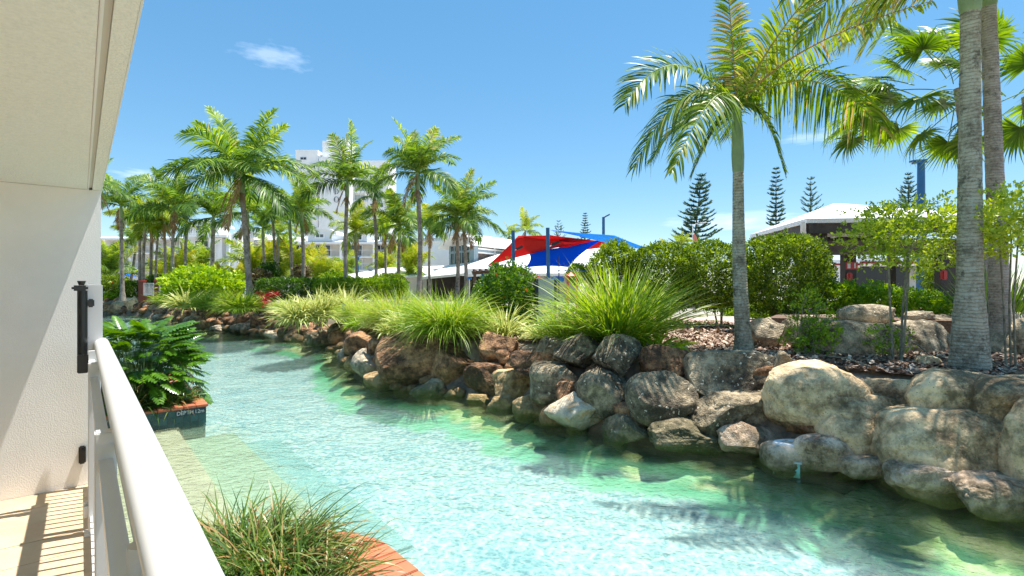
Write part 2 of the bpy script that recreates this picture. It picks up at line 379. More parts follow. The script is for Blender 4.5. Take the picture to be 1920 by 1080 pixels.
t = NT('bark_mulch'); p = t.pos()
n = t.noise(p, 45, 6, .8); n2 = t.noise(p, 1.3, 4)
c = t.ramp(n, [(.3, (.05, .03, .02)), (.5, (.20, .12, .08)), (.68, (.40, .28, .20))])
M['mulch'] = t.done(t.princ(c, .95, t.bump(n, 1, .03)))
t = NT('mulch_chips'); f = t.attr('tint'); c = t.ramp(f, [(0, (.08, .045, .03)), (.4, (.24, .14, .09)), (.75, (.45, .31, .22)), (1, (.70, .58, .46))])
M['chips'] = t.done(t.princ(c, .9))
t = NT('lawn_and_paving_far'); p = t.pos(); M['ground'] = t.done(t.princ(t.ramp(t.noise(p, .25, 5), [(.4, (.30, .27, .22)), (.6, (.42, .38, .32))]), .95))

# pool shell: quartz pebble finish with caustic sparkle painted in, greener towards the rocks
t = NT('pool_floor_finish'); p = t.pos()
a = t.attr('tint')                                    # 0 open floor .. 1 at the rock edge
v = t.n('TexVoronoi'); v.inputs['Scale'].default_value = 13.0; v.inputs['Randomness'].default_value = 1
wv = t.n('TexNoise'); wv.inputs['Scale'].default_value = 4; wv.inputs['Detail'].default_value = 4; t.l(p, wv.inputs['Vector'])
dp = t.n('VectorMath', operation='SCALE'); dp.inputs['Scale'].default_value = .35; t.l(wv.outputs['Color'], dp.inputs[0])
ad = t.n('VectorMath', operation='ADD'); t.l(p, ad.inputs[0]); t.l(dp.outputs[0], ad.inputs[1]); t.l(ad.outputs[0], v.inputs['Vector'])
f1 = t.noise(ad.outputs[0], 17, 8, .95); f2 = t.noise(p, 1.1, 4, .6)
f = t.math('ADD', t.math('MULTIPLY', f1, .75), t.math('ADD', t.math('MULTIPLY', v.outputs[0], .30), t.math('MULTIPLY', f2, .22)))
base = t.ramp(f, [(.43, (.06, .21, .29)), (.49, (.14, .32, .38)), (.545, (.23, .42, .45)), (.60, (.34, .52, .52)), (.66, (.50, .62, .58)), (.74, (.78, .80, .70))])
edge = t.math('ADD', a, t.math('MULTIPLY', t.math('SUBTRACT', t.noise(p, 1.6, 4, .6), .5), .55))
gf = t.n('MapRange', interpolation_type='SMOOTHSTEP'); gf.inputs[1].default_value = .40; gf.inputs[2].default_value = .56; t.l(edge, gf.inputs[0])
green = t.ramp(t.noise(p, 2.2, 5, .6), [(.35, (.15, .55, .26)), (.65, (.28, .68, .36))])
c = t.mix(gf.outputs[0], base, green)
of = t.n('MapRange', interpolation_type='SMOOTHSTEP'); of.inputs[1].default_value = .66; of.inputs[2].default_value = .82; t.l(edge, of.inputs[0])
c = t.mix(of.outputs[0], c, t.ramp(t.noise(p, 5, 5, .6), [(.38, (.34, .44, .12)), (.5, (.56, .58, .22)), (.62, (.82, .76, .40))]))
M['poolfloor'] = t.done(t.princ(c, .7))
t = NT('step_finish'); p = t.pos(); f = t.noise(p, 60, 5, .8); f2 = t.noise(p, 5, 5, .6)
c = t.ramp(t.math('ADD', t.math('MULTIPLY', f, .7), t.math('MULTIPLY', f2, .3)), [(.38, (.40, .35, .20)), (.5, (.58, .51, .33)), (.62, (.76, .69, .48))])
M['step'] = t.done(t.princ(c, .7))
for nm, stops in (('step2', [(.38, (.26, .34, .22)), (.5, (.42, .50, .34)), (.62, (.66, .70, .50))]), ('step3', [(.38, (.14, .32, .32)), (.5, (.30, .48, .44)), (.62, (.58, .70, .60))])):
    t = NT(nm+'_finish'); p = t.pos(); c = t.ramp(t.math('ADD', t.math('MULTIPLY', t.noise(p, 30, 6, .85), .8), t.math('MULTIPLY', t.noise(p, 4, 5, .6), .2)), stops); M[nm] = t.done(t.princ(c, .7))
# water surface
t = NT('pool_water'); p = t.pos()
mp = t.n('Mapping'); mp.inputs['Rotation'].default_value = (0, 0, R(35)); mp.inputs['Scale'].default_value = (1, 1.25, 1); t.l(p, mp.inputs[0])
h1 = t.noise(mp.outputs[0], 5.5, 4, .6); h2 = t.noise(mp.outputs[0], 1.3, 3, .5); h3 = t.noise(mp.outputs[0], 14, 3, .6)
h = t.math('ADD', t.math('MULTIPLY', h1, .5), t.math('ADD', t.math('MULTIPLY', h2, .8), t.math('MULTIPLY', h3, .2)))
b = t.n('Bump'); b.inputs['Strength'].default_value = 1; b.inputs['Distance'].default_value = .07; t.l(h, b.inputs['Height'])
fr = t.n('Fresnel'); fr.inputs['IOR'].default_value = 1.33; t.l(b.outputs[0], fr.inputs['Normal'])
gl = t.n('BsdfGlossy'); gl.inputs['Roughness'].default_value = .03; t.l(b.outputs[0], gl.inputs['Normal'])
tr = t.n('BsdfTransparent'); tr.inputs[0].default_value = (.88, .985, .975, 1)
rf = t.n('BsdfRefraction'); rf.inputs['IOR'].default_value = 1.33; rf.inputs['Roughness'].default_value = .0; rf.inputs[0].default_value = (.88, .985, .975, 1); t.l(b.outputs[0], rf.inputs['Normal'])
mm = t.n('MixShader'); mm.inputs[0].default_value = .28; t.l(tr.outputs[0], mm.inputs[1]); t.l(rf.outputs[0], mm.inputs[2])
m = t.n('MixShader'); t.l(fr.outputs[0], m.inputs[0]); t.l(mm.outputs[0], m.inputs[1]); t.l(gl.outputs[0], m.inputs[2])
M['water'] = t.done(m)

# ---------------------------------------------------------------- the pool outline
EDGE = [(2200, 1040), (2050, 1000), (1925, 965), (1760, 930), (1690, 905), (1600, 895), (1520, 882), (1450, 868), (1350, 846), (1220, 832), (1140, 818), (1030, 795), (940, 762),
        (860, 745), (770, 738), (700, 720), (655, 700), (640, 664), (600, 648), (560, 641), (490, 632), (430, 622), (395, 620), (360, 613), (335, 606), (300, 599)]
def dwater(px):
    xs = [e[0] for e in EDGE][::-1]; ds = [F*EYE/(e[1]-HOR) for e in EDGE][::-1]
    return float(np.interp(px, xs, ds))
bank = [Vector((6.4, -7, 0)), Vector((6.3, -1, 0)), Vector((6.0, 2.5, 0))]+[G(a, b) for a, b in EDGE]
far = [G(262, 592), G(200, 590), Vector((-36, 40, 0))]
def resample(pts, step):
    o = [pts[0]]
    for a, b in zip(pts, pts[1:]):
        L = (b-a).length; n = max(1, int(L/step))
        for i in range(1, n+1): o.append(a.lerp(b, i/n))
    return o
bank = resample(bank, .45)
def smooth(pts, k=2):
    for _ in range(k): pts = [pts[0]]+[(pts[i-1]+pts[i]*2+pts[i+1])/4 for i in range(1, len(pts)-1)]+[pts[-1]]
    return pts
bank = smooth(bank, 2)
allb = bank+resample(far, 1.0)
side = [B(48, -.22, 0), B(-6, -.22, 0), B(-12, -.22, 0)]
# water sheet
ring = allb+side
from mathutils.geometry import tessellate_polygon
def sheet(name, rings, z, mat, kind='structure'):
    vs = [Vector((p.x, p.y, z)) for r in rings for p in r]
    tris = tessellate_polygon([[Vector((p.x, p.y, 0)) for p in r] for r in rings])
    me = bpy.data.meshes.new(name); me.from_pydata([tuple(v) for v in vs], [], [tuple(t_) for t_ in tris]); me.update()
    bm = bmesh.new(); bm.from_mesh(me)
    for f_ in bm.faces:
        if f_.normal.z < 0: f_.normal_flip()
    if len(rings) > 1:      # drop sliver faces bridging the hole
        hole_ = [(p.x, p.y) for p in rings[1]]; bad = []
        for f_ in bm.faces:
            c_ = f_.calc_center_median(); ins = False; j = len(hole_)-1
            for i in range(len(hole_)):
                xi, yi = hole_[i]; xj, yj = hole_[j]
                if ((yi > c_.y) != (yj > c_.y)) and c_.x < (xj-xi)*(c_.y-yi)/(yj-yi+1e-12)+xi: ins = not ins
                j = i
            if ins or f_.calc_area() < 1e-3: bad.append(f_)
        print('dropped', len(bad)); bmesh.ops.delete(bm, geom=bad, context='FACES')
    bm.to_mesh(me); bm.free()
    o = link(name, me, mat); o['kind'] = kind; return o
def normals(pts):
    ns = []
    for i in range(len(pts)):
        d = (pts[min(i+1, len(pts)-1)]-pts[max(i-1, 0)]); n_ = Vector((d.y, -d.x, 0)).normalized(); ns.append(n_)   # right of travel = away from the pool
    for _ in range(6): ns = [ns[0]]+[(ns[i-1]+ns[i]+ns[i+1]).normalized() for i in range(1, len(ns)-1)]+[ns[-1]]
    return ns
nb = normals(allb)
wring = [p+n_*.55 for p, n_ in zip(allb, nb)]+side

# pool floor as a fine sheet whose depth follows the distance from the rocks
def pool_floor():
    ab = np.array([(p.x, p.y) for p in allb])
    xs = np.arange(-42, 9, .35); ys = np.arange(-9, 44, .35)
    gx, gy = np.meshgrid(xs, ys); P = np.stack([gx.ravel(), gy.ravel()], 1)
    D = np.full(len(P), 1e9)
    for a_, b_ in zip(ab[:-1], ab[1:]):
        ab_ = b_-a_; tt = np.clip(((P-a_)@ab_)/(ab_@ab_+1e-9), 0, 1); q = a_+tt[:, None]*ab_
        D = np.minimum(D, np.hypot(*(P-q).T))
    prof_d = [0, .15, .45, .9, 1.4, 2.6]; prof_z = [-.02, -.22, -.38, -.48, -.52, -.52]
    z = np.interp(D, prof_d, prof_z)+0.02*vnoise(np.c_[P*1.7, np.zeros(len(P))], 5)
    wide = np.clip((P[:, 0]-2.2)/2.2, 0, 1)*1.5; tint = np.clip(1-D/(1.6+wide), 0, 1)
    nx = len(xs); ny = len(ys)
    idx = np.arange(nx*ny).reshape(ny, nx)
    q = np.stack([idx[:-1, :-1].ravel(), idx[:-1, 1:].ravel(), idx[1:, 1:].ravel(), idx[1:, :-1].ravel()], 1)
    # keep only cells on the pool side
    keep = D < 60
    ringp = [(p.x, p.y) for p in ring]
    inside = np.zeros(len(P), bool); j = len(ringp)-1
    for i in range(len(ringp)):
        xi, yi = ringp[i]; xj, yj = ringp[j]
        cond = ((yi > P[:, 1]) != (yj > P[:, 1])) & (P[:, 0] < (xj-xi)*(P[:, 1]-yi)/(yj-yi+1e-12)+xi)
        inside ^= cond; j = i
    near = inside | (D < .7)
    kw = (inside | (D < .5))[q].any(axis=1)
    wo = link('water', np_mesh('water', np.c_[P, np.zeros(len(P))], q[kw], None, M['water'])); wo['kind'] = 'structure'
    z = np.where(inside, z, np.minimum(z, -.2)); tint = np.where(inside, tint, 1)
    kq = near[q].any(axis=1); q = q[kq]
    me = np_mesh('pool_floor', np.c_[P, z], q, tint, M['poolfloor'], True)
    o = link('pool_floor', me); o['kind'] = 'structure'
pool_floor()
# ground sheet with the pool cut out, its bank falling to the water
def ground():
    n = len(allb)
    offs = [(.05, -.6), (.12, -.1), (.35, .25), (.7, .7), (1.0, 1.0), (1.3, GZ)]
    vs = []; fs = []
    for o_, z_ in offs:
        for i, (p, n_) in enumerate(zip(allb, nb)):
            q = p+n_*o_; vs.append((q.x, q.y, z_+random.uniform(-.02, .02)*(z_ < GZ)))
    for k in range(len(offs)-1):
        for i in range(n-1):
            fs.append((k*n+i, k*n+i+1, (k+1)*n+i+1, (k+1)*n+i))
    me = bpy.data.meshes.new('bank'); me.from_pydata(vs, [], fs); me.update()
    o = link('bank', me, M['soil']); o['kind'] = 'structure'
    top = [p+n_*1.3 for p, n_ in zip(allb, nb)]
    hole = top+[B(48, .05, 0), B(5.5, .05, 0), B(5.5, 2.8, 0), B(-2.7, 2.8, 0), B(-2.7, .05, 0), B(-12, .05, 0)]
    outer = [Vector((-900, -900, 0)), Vector((900, -900, 0)), Vector((900, 1500, 0)), Vector((-900, 1500, 0))]
    sheet('ground', [outer, hole[::-1]], GZ-.002, M['ground'])
ground()
# mulch bed sheet over the near bank, slightly above the ground sheet
near_i = [i for i, p in enumerate(bank) if p.y < 30]
bed_in = [bank[i]+nb[i]*1.15 for i in near_i]
bed_out = [Vector((-12, 33, 0)), Vector((-4, 24, 0)), Vector((1, 17.2, 0)), Vector((6.5, 16.4, 0)), Vector((9.0, 11.4, 0)), Vector((13, 7, 0)), Vector((14, -6, 0))]
sheet('garden_bed', [bed_in+bed_out], GZ+.004, M['mulch'])
pp = [Vector((-3, 23.6, 0)), Vector((1, 17.35, 0)), Vector((6.6, 16.55, 0)), Vector((9.2, 11.5, 0)), Vector((13.1, 7.2, 0)), Vector((14.5, 8.2, 0)), Vector((10.8, 12.8, 0)), Vector((8.2, 18.6, 0)), Vector((2.2, 19.6, 0)), Vector((-1.2, 25, 0))]
sheet('footpath', [pp], GZ+.009, M['path'])

# ---------------------------------------------------------------- vegetation builders
def unit(v): return v/np.maximum(np.linalg.norm(v, axis=-1, keepdims=True), 1e-9)
def strips(P, Wd, tint, across=None):
    """P (N,S,3) centre lines, Wd (N,S,3) half-width vectors (0 at the tip) -> verts, tris"""
    N, S, _ = P.shape
    L = P-Wd; Rr = P+Wd
    v = np.stack([L, Rr], 2).reshape(N, S*2, 3)
    base = np.arange(N)[:, None]*(S*2)
    tr_ = []
    for s_ in range(S-1):
        a_, b_, c_, d_ = 2*s_, 2*s_+1, 2*s_+3, 2*s_+2
        tr_.append([a_, b_, c_]); 
        if s_ < S-2: tr_.append([a_, c_, d_])
    T = (base[:, :, None]+np.array(tr_)[None]).reshape(-1, 3)
    return v.reshape(-1, 3), T, np.repeat(tint, S*2)
def tube_np(pts, rad, n=4):
    pts = np.asarray(pts); S = len(pts); t_ = np.gradient(pts, axis=0); t_ = unit(t_)
    up = np.array([0, 0, 1.]); a_ = np.cross(t_, up); bad = np.linalg.norm(a_, axis=1) < 1e-3; a_[bad] = [1, 0, 0]; a_ = unit(a_); b_ = np.cross(a_, t_)
    ang = np.arange(n)*2*np.pi/n; rad = np.broadcast_to(rad, (S,))
    v = pts[:, None]+rad[:, None, None]*(a_[:, None]*np.cos(ang)[None, :, None]+b_[:, None]*np.sin(ang)[None, :, None])
    T = []
    for i in range(S-1):
        for k in range(n):
            a0, a1, b0, b1 = i*n+k, i*n+(k+1) % n, (i+1)*n+k, (i+1)*n+(k+1) % n
            T += [[a0, a1, b1], [a0, b1, b0]]
    return v.reshape(-1, 3), np.array(T)
class Acc:
    def __init__(s): s.v = []; s.t = []; s.c = []; s.a = []; s.n = 0
    def add(s, v, T, c, a=None):
        v = np.asarray(v); s.v.append(v); s.t.append(np.asarray(T)+s.n); s.c.append(np.broadcast_to(c, (len(v),)).astype(float)); s.n += len(v)
        s.a.append(np.zeros(len(v)) if a is None else a)
    def mesh(s, name, mat, across=False):
        return np_mesh(name, np.concatenate(s.v), np.concatenate(s.t), np.concatenate(s.c), mat, uv2=np.concatenate(s.a) if across else None)

def frond_mesh(name, pts, mat, nl=55, ll=.7, wid=.02, seed=0, droop=.5, vee=.35, sweep=.55, tint0=.45, petiole=.14, rr=.02, segs=4, tattered=0., tintspan=.25, roll=0.):
    """pinnate palm frond along a list of 3-d points"""
    r = np.random.default_rng(seed); pts = np.asarray(pts, float)
    # resample through a Catmull-like interpolation
    tt = np.linspace(0, 1, len(pts)); s_ = np.linspace(0, 1, 26)
    if len(pts) == 3:
        c_ = 2*pts[1]-.5*(pts[0]+pts[2])
        cur = ((1-s_)**2)[:, None]*pts[0]+(2*s_*(1-s_))[:, None]*c_+(s_**2)[:, None]*pts[2]
    else: cur = np.stack([np.interp(s_, tt, pts[:, k]) for k in range(3)], 1)
    A = Acc(); rad = rr*(1.05-s_)+.003
    v, T = tube_np(cur, rad); A.add(v, T, min(1, tint0+.35))
    ts = np.linspace(petiole, 1, nl)
    for sgn in (-1, 1):
        t_ = np.clip(ts+r.normal(0, .004, nl), 0, 1)
        P0 = np.stack([np.interp(t_, s_, cur[:, k]) for k in range(3)], 1)
        tg = unit(np.stack([np.interp(t_, s_, np.gradient(cur[:, k], s_)) for k in range(3)], 1))
        sd = unit(np.cross(tg, [0, 0, 1.]) + 1e-6); up = unit(np.cross(sd, tg)); sd, up = sd*math.cos(roll)+up*math.sin(roll), up*math.cos(roll)-sd*math.sin(roll)
        tau = (t_-petiole)/(1-petiole)
        prof = np.interp(tau, [0, .15, .45, .8, 1], [.55, .85, 1, .7, .3])*r.uniform(.88, 1.06, nl)
        if tattered: prof *= np.where(r.random(nl) < tattered, r.uniform(.2, .7, nl), 1)
        sw = sweep+.5*tau**2+r.normal(0, .06, nl)
        dirv = unit(sgn*sd*np.cos(sw)[:, None]+tg*np.sin(sw)[:, None]+up*(vee+r.normal(0, .1, nl))[:, None])
        L = ll*prof; S = segs
        g = np.linspace(0, 1, S); dd = droop*r.uniform(.5, 1.5, nl)
        P = P0[:, None]+dirv[:, None]*(L[:, None]*g[None])[..., None]
        P[..., 2] -= (L[:, None]*dd[:, None]*(g[None]**2.2)*.75)
        wv_ = unit(np.cross(dirv, up+r.normal(0, .25, (nl, 3))))
        prof_w = np.interp(g, [0, .35, .75, 1], [.45, 1, .7, 0])
        Wd = wv_[:, None]*(wid*prof_w)[None, :, None]*r.uniform(.8, 1.2, nl)[:, None, None]
        ti = np.clip(tint0+r.normal(0, tintspan*.5, nl)+(.25 if sgn > 0 else 0)*0, 0, 1)
        if tattered: ti = np.where(r.random(nl) < tattered*.4, 1, ti)
        v, T, c_ = strips(P, Wd, ti); A.add(v, T, c_)
    return A.mesh(name, mat)

def blades(n, r0, L, e0, curv, wid, seed, mat, name, segs=5, tint=(.2, .8), dead=.06, across=False, spread=1.0, upness=1.5, z0=0):
    """tuft of strap leaves"""
    r = np.random.default_rng(seed); az = r.uniform(0, 2*np.pi, n); rb = r0*np.sqrt(r.random(n))
    baz = az+r.normal(0, .8, n)
    P0 = np.stack([rb*np.cos(baz), rb*np.sin(baz), np.full(n, z0)], 1)
    lean = e0*r.random(n)**(1/upness)                   # angle from vertical at base
    ln = L*r.uniform(.55, 1.05, n); k = curv*r.uniform(.4, 1.5, n)
    g = np.linspace(0, 1, segs); P = np.zeros((n, segs, 3)); P[:, 0] = P0
    hd = np.stack([np.cos(az), np.sin(az)], 1)
    for i in range(1, segs):
        th = lean+k*(g[i-1]+g[i])/2; ds = ln/(segs-1)
        P[:, i, :2] = P[:, i-1, :2]+hd*(np.sin(th)*ds)[:, None]*spread
        P[:, i, 2] = P[:, i-1, 2]+np.cos(th)*ds
    side_ = np.stack([-np.sin(az), np.cos(az), np.zeros(n)], 1); tw = r.normal(0, .5, n)
    side_ = side_*np.cos(tw)[:, None]+np.array([0, 0, 1.])*np.sin(tw)[:, None]
    pw = np.interp(g, [0, .3, .7, 1], [.7, 1, .75, 0])
    wr = wid*r.uniform(.7, 1.3, n)
    Wd = side_[:, None]*(pw[None]*wr[:, None])[..., None]
    ti = r.uniform(tint[0], tint[1], n); ti = np.where(r.random(n) < dead, r.uniform(.9, 1, n), ti)
    if not across:
        v, T, c_ = strips(P, Wd, ti); return np_mesh(name, v, T, c_, mat)
    # three strips across: cream margin, green middle, cream margin
    A = Acc()
    for q, (o_, w_, ac) in enumerate(((-.72, .28, 1), (0, .44, 0), (.72, .28, 1))):
        v, T, c_ = strips(P+Wd*o_, Wd*w_, ti); A.add(v, T, c_, np.full(len(v), float(ac)))
    return A.mesh(name, mat, True)

def leafcloud(centers, outn, nper, size, aspect, r, tint0=.4, tv=.25, spread=1.0):
    """rosettes of small leaves at the given twig tips"""
    N = len(centers)*nper; c_ = np.repeat(centers, nper, 0); on = np.repeat(outn, nper, 0)
    d = unit(on*.7+r.normal(0, .75, (N, 3))+np.array([0, 0, .25])); L = size*r.uniform(.6, 1.25, N)
    s_ = unit(np.cross(d, r.normal(0, 1, (N, 3)))); nn_ = np.cross(s_, d)
    b_ = c_+r.normal(0, size*.45*spread, (N, 3))
    tip = b_+d*L[:, None]; mid = b_+d*(L*.5)[:, None]; wv_ = s_*(L*aspect*.5)[:, None]; fold = nn_*(L*.08)[:, None]
    v = np.stack([b_, mid+wv_+fold, tip, mid-wv_+fold], 1).reshape(-1, 3)
    i = np.arange(N)[:, None]*4; T = np.concatenate([i+np.array([[0, 1, 2]]), i+np.array([[0, 2, 3]])])
    tcl = np.repeat(np.clip(tint0+r.normal(0, tv*.6, len(centers)), 0, 1), nper)
    return v, T, np.repeat(np.clip(tcl+r.normal(0, tv*.4, N), 0, 1), 4)
def crown_points(rad, nclump, r, shape='globe', lump=.18, inner=.35, zmin=-1.):
    p = unit(r.normal(0, 1, (int(nclump*1.6), 3)))
    p = p[p[:, 2] > zmin][:nclump]
    n_ = p.copy()
    if shape == 'box': k = 5.
    elif shape == 'soft': k = 2.8
    else: k = 2.
    p = p/((np.abs(p)**k).sum(1)**(1/k))[:, None]
    rr_ = 1+lump*fbm(p*2.3, int(r.integers(1000)), 3)
    shell = np.where(r.random(len(p)) < inner, r.uniform(.45, .95, len(p)), r.uniform(.9, 1.03, len(p)))
    return p*(rr_*shell)[:, None]*np.asarray(rad), n_
def shrub(name, label, cat, px0, py0, px1, py1, d, mat, seed, dens=1., leafs=.07, shape='globe', lump=.16, aspect=.45, tint0=.4, tv=.3, depth=1., stems=0, base=None, group=None, nper=9, flowers=0, trunk_px=None, inner=.35, zmin=-1., cmax=2600, bark='bark'):
    r = np.random.default_rng(seed)
    cx = X((px0+px1)/2, d); rx = (px1-px0)/2/F*d; zt = Z(py0, d); zb = max(Z(py1, d), GZ-.05); rz = (zt-zb)/2; cz = (zt+zb)/2; ry = rx*depth
    gz = GZ if base is None else base
    root = empty(name, (cx, d, gz), 0, label, cat, group)
    area = 4*math.pi*((rx*ry)**1.6/3+(rx*rz)**1.6/3+(ry*rz)**1.6/3)**(1/1.6)*1.2
    ncl = int(min(cmax*2.4, max(80, dens*area/(leafs*leafs*.95))))
    P, N_ = crown_points((rx, ry, rz), ncl, r, shape, lump, inner, zmin)
    v, T, c_ = leafcloud(P, N_, nper, leafs*1.08, aspect*1.15, r, tint0, tv)
    v = v+np.array([0, 0, cz-gz])
    fo = link('foliage', np_mesh('foliage', v, T, c_, mat), None, root)
    if flowers:
        k = r.integers(0, len(P), flowers); v, T, c_ = leafcloud(P[k]*1.05, N_[k], 7, leafs*.9, .7, r, .5, .4, .4)
        link('blossom', np_mesh('blossom', v+np.array([0, 0, cz-gz]), T, c_, M['flower']), None, root)
    ns = stems if stems else 3
    mb = MB()
    tx = (X(trunk_px, d)-cx) if trunk_px else 0.0
    for k in range(ns):
        a_ = 2*math.pi*k/ns+r.random(); tgt = Vector((math.cos(a_)*rx*.6, math.sin(a_)*ry*.6, cz-gz+rz*r.uniform(-.1, .6)))
        b0 = Vector((tx+math.cos(a_)*.05*(ns > 1), math.sin(a_)*.05, -.05)); mid = Vector((tx*.75+tgt.x*.35, tgt.y*.25, max(.15, (cz-gz-rz*.6))))
        rad0 = max(.014, .024*min(1.2, rx*1.1)) if stems else .010+.006*rx
        mb.tube([b0, b0.lerp(mid, .5)+Vector((r.normal(0, .02), r.normal(0, .02), 0)), mid, mid.lerp(tgt, .5), tgt], [rad0, rad0*.85, rad0*.7, rad0*.5, rad0*.2], 6)
        if stems:
            for q in range(3):
                e = mid.lerp(tgt, .2+.2*q); mb.tube([e, e+Vector((r.normal(0, rx*.3), r.normal(0, ry*.3), rz*.5))], [rad0*.4, rad0*.15], 4)
    st = link('stem', mesh_of(mb, 'stem'), M[bark], root)
    return root
def mesh_of(mb, name):
    me = bpy.data.meshes.new(name); me.from_pydata(mb.v, [], mb.f); me.update(); me.polygons.foreach_set('use_smooth', mb.sm)
    return me

# generic palms: fronds share meshes -----------------------------------------
def proto_frond(name, e0, bend, seed, mat, nl=64, ll=.33, wid=.0098, droop=.55, tint0=.45, roll=0):
    s_ = np.linspace(0, 1, 14); th = e0-bend*s_**1.3; x = np.concatenate([[0], np.cumsum(np.cos(th[:-1])/13)]); z = np.concatenate([[0], np.cumsum(np.sin(th[:-1])/13)])
    y = .04*np.sin(s_*3+seed)*s_
    return frond_mesh(name, np.stack([x, y, z], 1), mat, nl, ll, wid, seed, droop, .3, .5, tint0, .1, .012, 4, tintspan=.4, roll=roll)
PROTO = {}
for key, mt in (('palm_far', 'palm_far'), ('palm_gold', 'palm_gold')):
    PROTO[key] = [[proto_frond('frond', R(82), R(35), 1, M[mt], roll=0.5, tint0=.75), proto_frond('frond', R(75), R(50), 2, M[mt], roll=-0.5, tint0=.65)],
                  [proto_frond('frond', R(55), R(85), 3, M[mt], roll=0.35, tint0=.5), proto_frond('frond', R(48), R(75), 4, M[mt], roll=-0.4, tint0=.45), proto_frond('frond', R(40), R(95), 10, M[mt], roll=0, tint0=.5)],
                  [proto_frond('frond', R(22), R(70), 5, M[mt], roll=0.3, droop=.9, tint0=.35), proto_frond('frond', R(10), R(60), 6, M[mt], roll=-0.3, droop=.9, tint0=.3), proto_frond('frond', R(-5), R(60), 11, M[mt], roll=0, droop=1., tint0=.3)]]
M['deadfrond'] = leaf('dead_frond', [(0, (.16, .09, .04)), (.5, (.32, .20, .09)), (1, (.50, .36, .18))], .2, .7, .1)
DEAD = [proto_frond('dead_frond', R(-52), R(30), 21, M['deadfrond'], nl=40, ll=.22, droop=1.2, tint0=.4), proto_frond('dead_frond', R(-68), R(12), 22, M['deadfrond'], nl=40, ll=.2, droop=1.2, tint0=.6)]
def trunk_mesh(pts, rads, n=12, name='trunk'):
    mb = MB(); mb.tube(pts, rads, n); return mesh_of(mb, name)
def palm(label, px, d, cpy, rpx, tw, seed, bpx=None, kind='palm_far', nf=15, shaft=True, group='palms standing in the resort gardens', lowdead=0, cat='palm tree', gz=GZ, squash=1.0):
    r = random.Random(seed); bx = X(bpx if bpx else px, d); top = Vector((X(px, d)-bx, 0, Z(cpy, d)-gz)); Lf = rpx/F*d*1.17; rt = tw/2/F*d
    root = empty('palm_tree', (bx, d, gz), 0, label, cat, group)
    sh = min(.9, top.z*.16) if shaft else 0.01
    lean = r.uniform(-.02, .02)*top.z
    pts = []; rads = []
    for i in range(9):
        s_ = i/8; zz = s_*(top.z-sh); pts.append(Vector((top.x*s_+lean*math.sin(s_*3.1), 0, zz))); rads.append(rt*(1.0-.2*s_+.75*math.exp(-zz/.35)))
    link('trunk', trunk_mesh(pts, rads, 10), M['trunk_far'], root)
    if shaft:
        a_ = pts[-1]; link('crownshaft', trunk_mesh([a_, a_.lerp(top, .3), a_.lerp(top, .7), top+Vector((0, 0, .1))], [rads[-1]*1.12, rads[-1]*1.2, rads[-1]*.95, rads[-1]*.6], 10, 'crownshaft'), M['shaft'], root)
    az = r.uniform(0, 6.28); tl = (r.uniform(-.14, .14), r.uniform(-.1, .1))
    for k in range(r.choice((0, 1, 1, 2))):
        s_ = Lf*r.uniform(.55, .8); link('dead_frond', r.choice(DEAD), None, root, top-Vector((0, 0, .05)), (0, 0, r.uniform(0, 6.28)), (s_, s_, s_))
    if shaft and d < 36 and r.random() < .7:       # seed cluster hanging below the crownshaft
        A = Acc(); rs = np.random.default_rng(seed)
        for q in range(26):
            a_ = rs.uniform(0, 6.28); l_ = rs.uniform(.25, .6); t2 = np.linspace(0, 1, 4); pp_ = np.stack([np.cos(a_)*l_*.5*t2, np.sin(a_)*l_*.5*t2, -l_*t2**1.6], 1); v_, T_ = tube_np(pp_, .012, 3); A.add(v_, T_, .7)
        link('seed_cluster', A.mesh('seed_cluster', M['deadfrond']), None, root, pts[-1]+Vector((0, -rt, 0)))
    nf += r.choice((-2, 0, 1, 3))
    for k in range(nf):
        az += 2.399+r.uniform(-.25, .25); q = k/nf
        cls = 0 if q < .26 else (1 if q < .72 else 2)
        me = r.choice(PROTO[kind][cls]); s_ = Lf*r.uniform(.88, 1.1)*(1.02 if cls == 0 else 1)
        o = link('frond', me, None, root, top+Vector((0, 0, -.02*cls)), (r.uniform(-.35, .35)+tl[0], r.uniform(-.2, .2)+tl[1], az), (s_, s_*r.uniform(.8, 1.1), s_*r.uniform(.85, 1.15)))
    return root

# ---------------------------------------------------------------- the balcony
FZ = EYE-1.6                     # balcony floor
def ub(name, mat, parent, *boxes, bevel=0):
    mb = MB()
    for b_ in boxes: mb.ubox(*b_)
    return mb.build(name, mat, parent, bevel)
bf = ub('balcony_floor', M['grout'], None, (-2.6, 5.35, -.20, 2.6, FZ-.25, FZ-.012)); bf['kind'] = 'structure'
tile_me = None
r_ = random.Random(4)
k = 0
uu = 5.345
while uu > -1.2:
    for (v0, v1) in ((-.195, .62), (.625, 1.44), (1.445, 2.26)):
        mb = MB(); mb.ubox(uu-.322, uu, v0, v1, FZ-.012, FZ+r_.uniform(-.0008, .0008)); mb.build('floor_tile', M['tile'], bf)
    uu -= .327
ew = empty('end_wall', B(5.45, 1.2, FZ), 0, 'tall cream rendered wall closing the balcony end, half in sun and half in shade', 'wall')
ub('render_face', M['render'], ew, (5.35, 5.55, -.1245, 2.7, 0.0, 3.0695))
bw = empty('back_wall', B(2, 2.65, FZ), 0, 'cream apartment wall behind the balcony, out of the picture', 'wall')
ub('render_face', M['render'], bw, (-2.6, 5.349, 2.6, 2.75, FZ, 3.076))
sf = empty('balcony_soffit', B(2, 1, 3.08), 0, 'cream textured soffit over the balcony with a stepped drip edge', 'ceiling')
ub('ceiling_panel', M['soffit'], sf, (-3, 5.6, -.038, 2.75, 3.072, 3.32))
ub('drip_bead', M['whitew'], sf, (-3, 5.6, -.049, -.039, 3.066, 3.30), bevel=.003)
